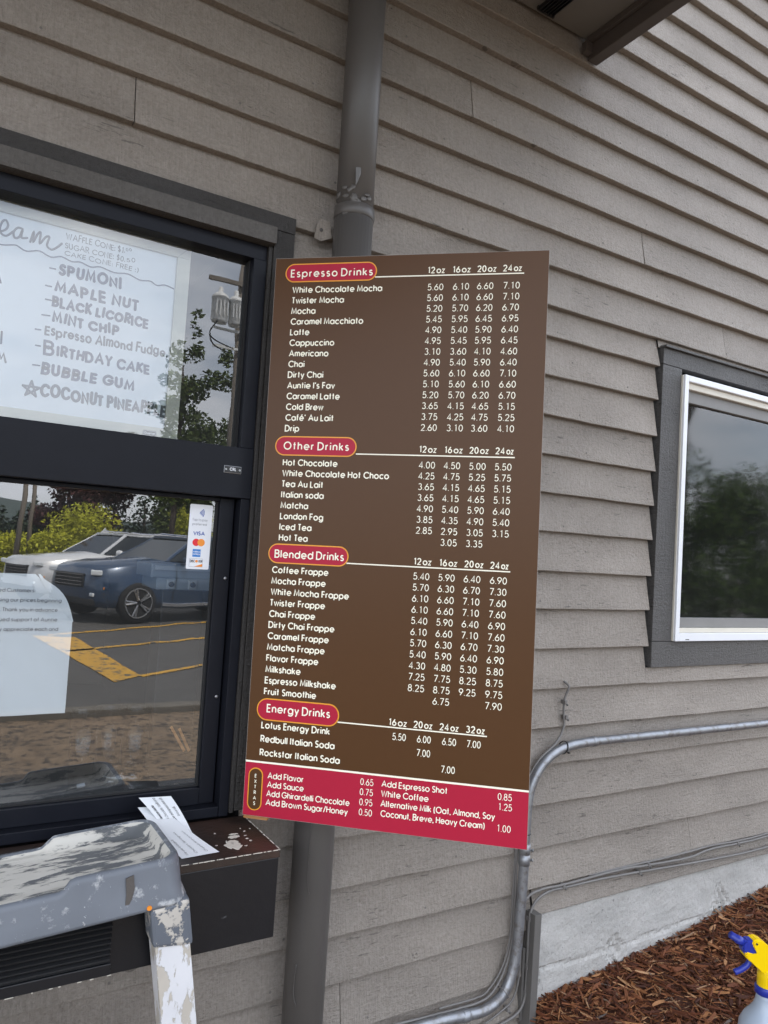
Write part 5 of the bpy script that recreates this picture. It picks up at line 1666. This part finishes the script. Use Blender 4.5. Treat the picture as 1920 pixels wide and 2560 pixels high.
# yellow-green shrubs behind the cars
for i, (cx, cy, w_, h_, lab) in enumerate(((3.05, -22, .8, 1.6, 'low yellow-green shrub mirrored above the hood of the white car'), (4.25, -22.4, 1.3, 2.75, 'tall yellow-green shrub mirrored in the lower pane beside the dark red tree'), (7.0, -22.0, 1.0, 2.8, 'yellow-green shrub mirrored next to the payment sticker'), (1.9, -25, 1.2, 1.35, 'yellow-green shrub mirrored at the left edge behind the utility poles'), (5.95, -21.4, .3, 1.75, 'slim cone-shaped shrub mirrored above the car roofs'))):
    bl = [(cx + RT.uniform(-.45, .45) * w_, cy + RT.uniform(-.4, .4) * w_, ZG + .35 + RT.random() * (h_ - .6), w_ * RT.uniform(.45, .8), w_ * RT.uniform(.4, .7), RT.uniform(.3, .5)) for _ in range(9)] if i < 4 else [(cx, cy, ZG + .2 + .25 * k, w_ * (1 - k / 6.5), w_ * (1 - k / 6.5), .2) for k in range(6)]
    tree('shrub', lab, 'shrub', (cx, cy), bl, 4200, .055, lm_y, .06, 'shrubs across the car park', ZG + h_ * .6)
bl = [(RT.uniform(3.6, 6.0), -26.5 + RT.uniform(-1, 1), RT.uniform(.3, 3.6), RT.uniform(.55, 1.0), RT.uniform(.5, .9), RT.uniform(.45, .8)) for _ in range(22)]
tree('red_leaf_tree', 'dark red-leaved tree mirrored at the top of the lower pane', 'tree', (4.9, -26.5), bl, 15000, .09, lm_r, .16)
bl = [(6.55 + RT.uniform(-.9, .9), -20.8 + RT.uniform(-.6, .6), 1.1 + 4.9 * RT.random() ** 1.1, RT.uniform(.22, .5), RT.uniform(.22, .5), RT.uniform(.25, .5)) for _ in range(34)]
bl += [(6.1 + RT.uniform(-.5, .5), -20.8, 5.4 + k * .32, .16, .16, .2) for k in range(6)]
tree('leafy_tree', 'light leafy tree mirrored in the right part of the upper pane', 'tree', (6.2, -20.8), bl, 5600, .085, lm_g, .10)
bl = [(RT.uniform(6.4, 9.6), -24.5 + RT.uniform(-.8, .8), RT.uniform(.4, 4.2), RT.uniform(.5, .9), RT.uniform(.5, .9), RT.uniform(.5, .8)) for _ in range(18)]
tree('leafy_tree', 'dense green tree mirrored behind the payment sticker', 'tree', (8.4, -24.5), bl, 14000, .085, lm_g, .14)
# conifers in the distance
k_ = 0
for (cx, cy, h_, w_) in ((2.2, -40, 3.2, 1.1), (3.0, -41, 2.6, 1.3), (3.7, -39, 2.4, 1.1), (4.45, -40, 3.3, .9), (5.1, -42, 2.9, 1.1), (5.9, -41, 4.2, 1.4), (7.0, -43, 5.2, 1.5), (.8, -42, 3.6, 1.3), (-1.0, -43, 4.4, 1.4), (8.6, -41, 5.0, 1.5), (10.5, -42, 4.6, 1.5)):
    bl = [(cx, cy, ZG + h_ * (.12 + .88 * k / 8), w_ * (1 - k / 9) + .08, w_ * (1 - k / 9) + .08, h_ * .075) for k in range(9)]
    tree('conifer', 'dark conifer in the distant row mirrored in the lower pane', 'tree', (cx, cy), bl, 1500, .13, lm_d, .12, 'distant conifers beyond the car park')
# long hedge far to the right (mirrored in the white window)
hg = empty('hedge', (17.5, -11, ZG), 'tall green hedge mirrored in the white-framed window', 'hedge')
b_ = NB()
bl = [(RT.uniform(11.5, 27), -10.4 + RT.uniform(-.5, .5), RT.uniform(ZG + .5, 2.7), RT.uniform(.5, .9), RT.uniform(.4, .6), RT.uniform(.5, .8)) for _ in range(260)]
leaves(b_, bl, 70000, .06)
link('foliage', b_, lm_h, hg, 'flat')
b_ = NB()
for k in range(20):
    xx = 11.8 + k * .8
    tube(b_, [(xx, -10.4, ZG - .1), (xx + .1, -10.4, 2.2)], [.06, .03], 6)
link('stem', b_, m_bark, hg)['kind'] = 'stuff'
bl = [(19.0 + RT.uniform(-2.0, 2.4), -12.6 + RT.uniform(-1, 1), RT.uniform(6.2, 9.5), RT.uniform(.5, 1), .7, RT.uniform(.5, .9)) for _ in range(12)]
tree('tall_tree', 'bare-trunked tall tree mirrored in the white-framed window', 'tree', (18.6, -12.4), bl, 4000, .12, lm_h, .22)
# utility poles and transformers
m_pole = pm('weathered_pole', (.20, .17, .14), .85, var=.25, stretch=(4, 4, .4), bs=.4)
m_tank = pm('transformer_grey', (.80, .80, .78), .4, bs=0)
def pole(x_, y_, h_, r_, lean, label, arms=True):
    t = empty('utility_pole', (x_, y_, ZG), label, 'utility pole', 'utility poles across the car park')
    b = NB(); tube(b, [(x_, y_, ZG - .2), (x_ + lean, y_, ZG + h_)], [r_, r_ * .75], 10); link('pole', b, m_pole, t, True)
    if arms:
        b = NB(); box(b, x_ + lean - .9, x_ + lean + .9, y_ + .08, y_ + .16, ZG + h_ - .6, ZG + h_ - .5); link('cross_arm', b, m_pole, t)
    return t
pole(2.46, -22, 4.4, .075, .05, 'straight dark utility pole mirrored left in the lower pane', False)
pole(2.14, -22, 4.4, .085, .15, 'leaning pale utility pole mirrored left in the lower pane', False)
tp_ = pole(6.17, -16.0, 8.5, .10, .02, 'utility pole carrying two transformers, mirrored in the upper pane', True)
for cx, lab in ((5.57, 'left'), (5.98, 'right')):
    b = NB()
    lathe(b, [(.17, 5.32), (.19, 5.36), (.19, 5.90), (.205, 5.91), (.205, 5.96), (.12, 6.04), (.06, 6.06), (.06, 6.16), (.045, 6.2)], (cx, -15.72, 0), 24)
    tk = link('transformer', b, m_tank, tp_, True)
    for k in range(4):
        b = NB()
        box(b, cx - .14 + .08 * k, cx - .11 + .08 * k, -15.53, -15.50, 5.45, 5.82, .01)
        link('cooling_fin', b, m_tank, tk)
b = NB()
for ax in (0, .12):
    tube(b, smoothpath([(5.50, -15.6, 5.32), (5.33, -15.6, 5.0), (5.46, -15.6, 4.70 + ax), (5.95, -15.7, 4.62 + ax)], 6), .014, 6)
link('jumper_wire', b, m_blackpl, tp_)
b = NB()
for zz in (4.75, 5.2):
    box(b, 5.5, 6.3, -15.9, -15.84, zz, zz + .06)
link('bracket', b, m_tank, tp_)
# back of two road signs
for cx, cz, lab in ((4.15, .05, 'upper'), (3.80, -.26, 'lower')):
    t = empty('road_sign', (cx, -20.0, ZG), 'grey back of a diamond road sign mirrored before the yellow-green shrubs, the %s of two' % lab, 'road sign', 'road signs across the car park')
    b = NB(); tube(b, [(cx, -20, ZG - .1), (cx, -20, cz + .1)], .022, 8); link('post', b, m_tank, t)
    b = NB(); t_ = NB(); box(t_, -.115, .115, -.004, .004, -.115, .115, .01); merge(b, t_, Matrix.Translation((cx, -19.97, cz)) @ Matrix.Rotation(rad(45), 4, 'Y')); link('plate', b, m_tank, t)
# hills
b_ = NB()
NH = 60
r0 = []
for i in range(NH + 1):
    xx = -160 + 360 * i / NH
    hz = ZG + 5.5 + 2.6 * math.sin(xx * .045 + 1) + 1.5 * math.sin(xx * .13)
    r0.append([b_.verts.new((xx, -150, ZG - .5)), b_.verts.new((xx, -175, ZG + (hz - ZG) * .7)), b_.verts.new((xx, -200, hz))])
for i in range(NH):
    for j in range(2):
        b_.faces.new((r0[i][j], r0[i + 1][j], r0[i + 1][j + 1], r0[i][j + 1]))
hl = link('hills', b_, pm('hazy_wooded_hills', (.055, .075, .070), .9, var=.4, vs=.4, bs=0), None, True); hl['kind'] = 'structure'
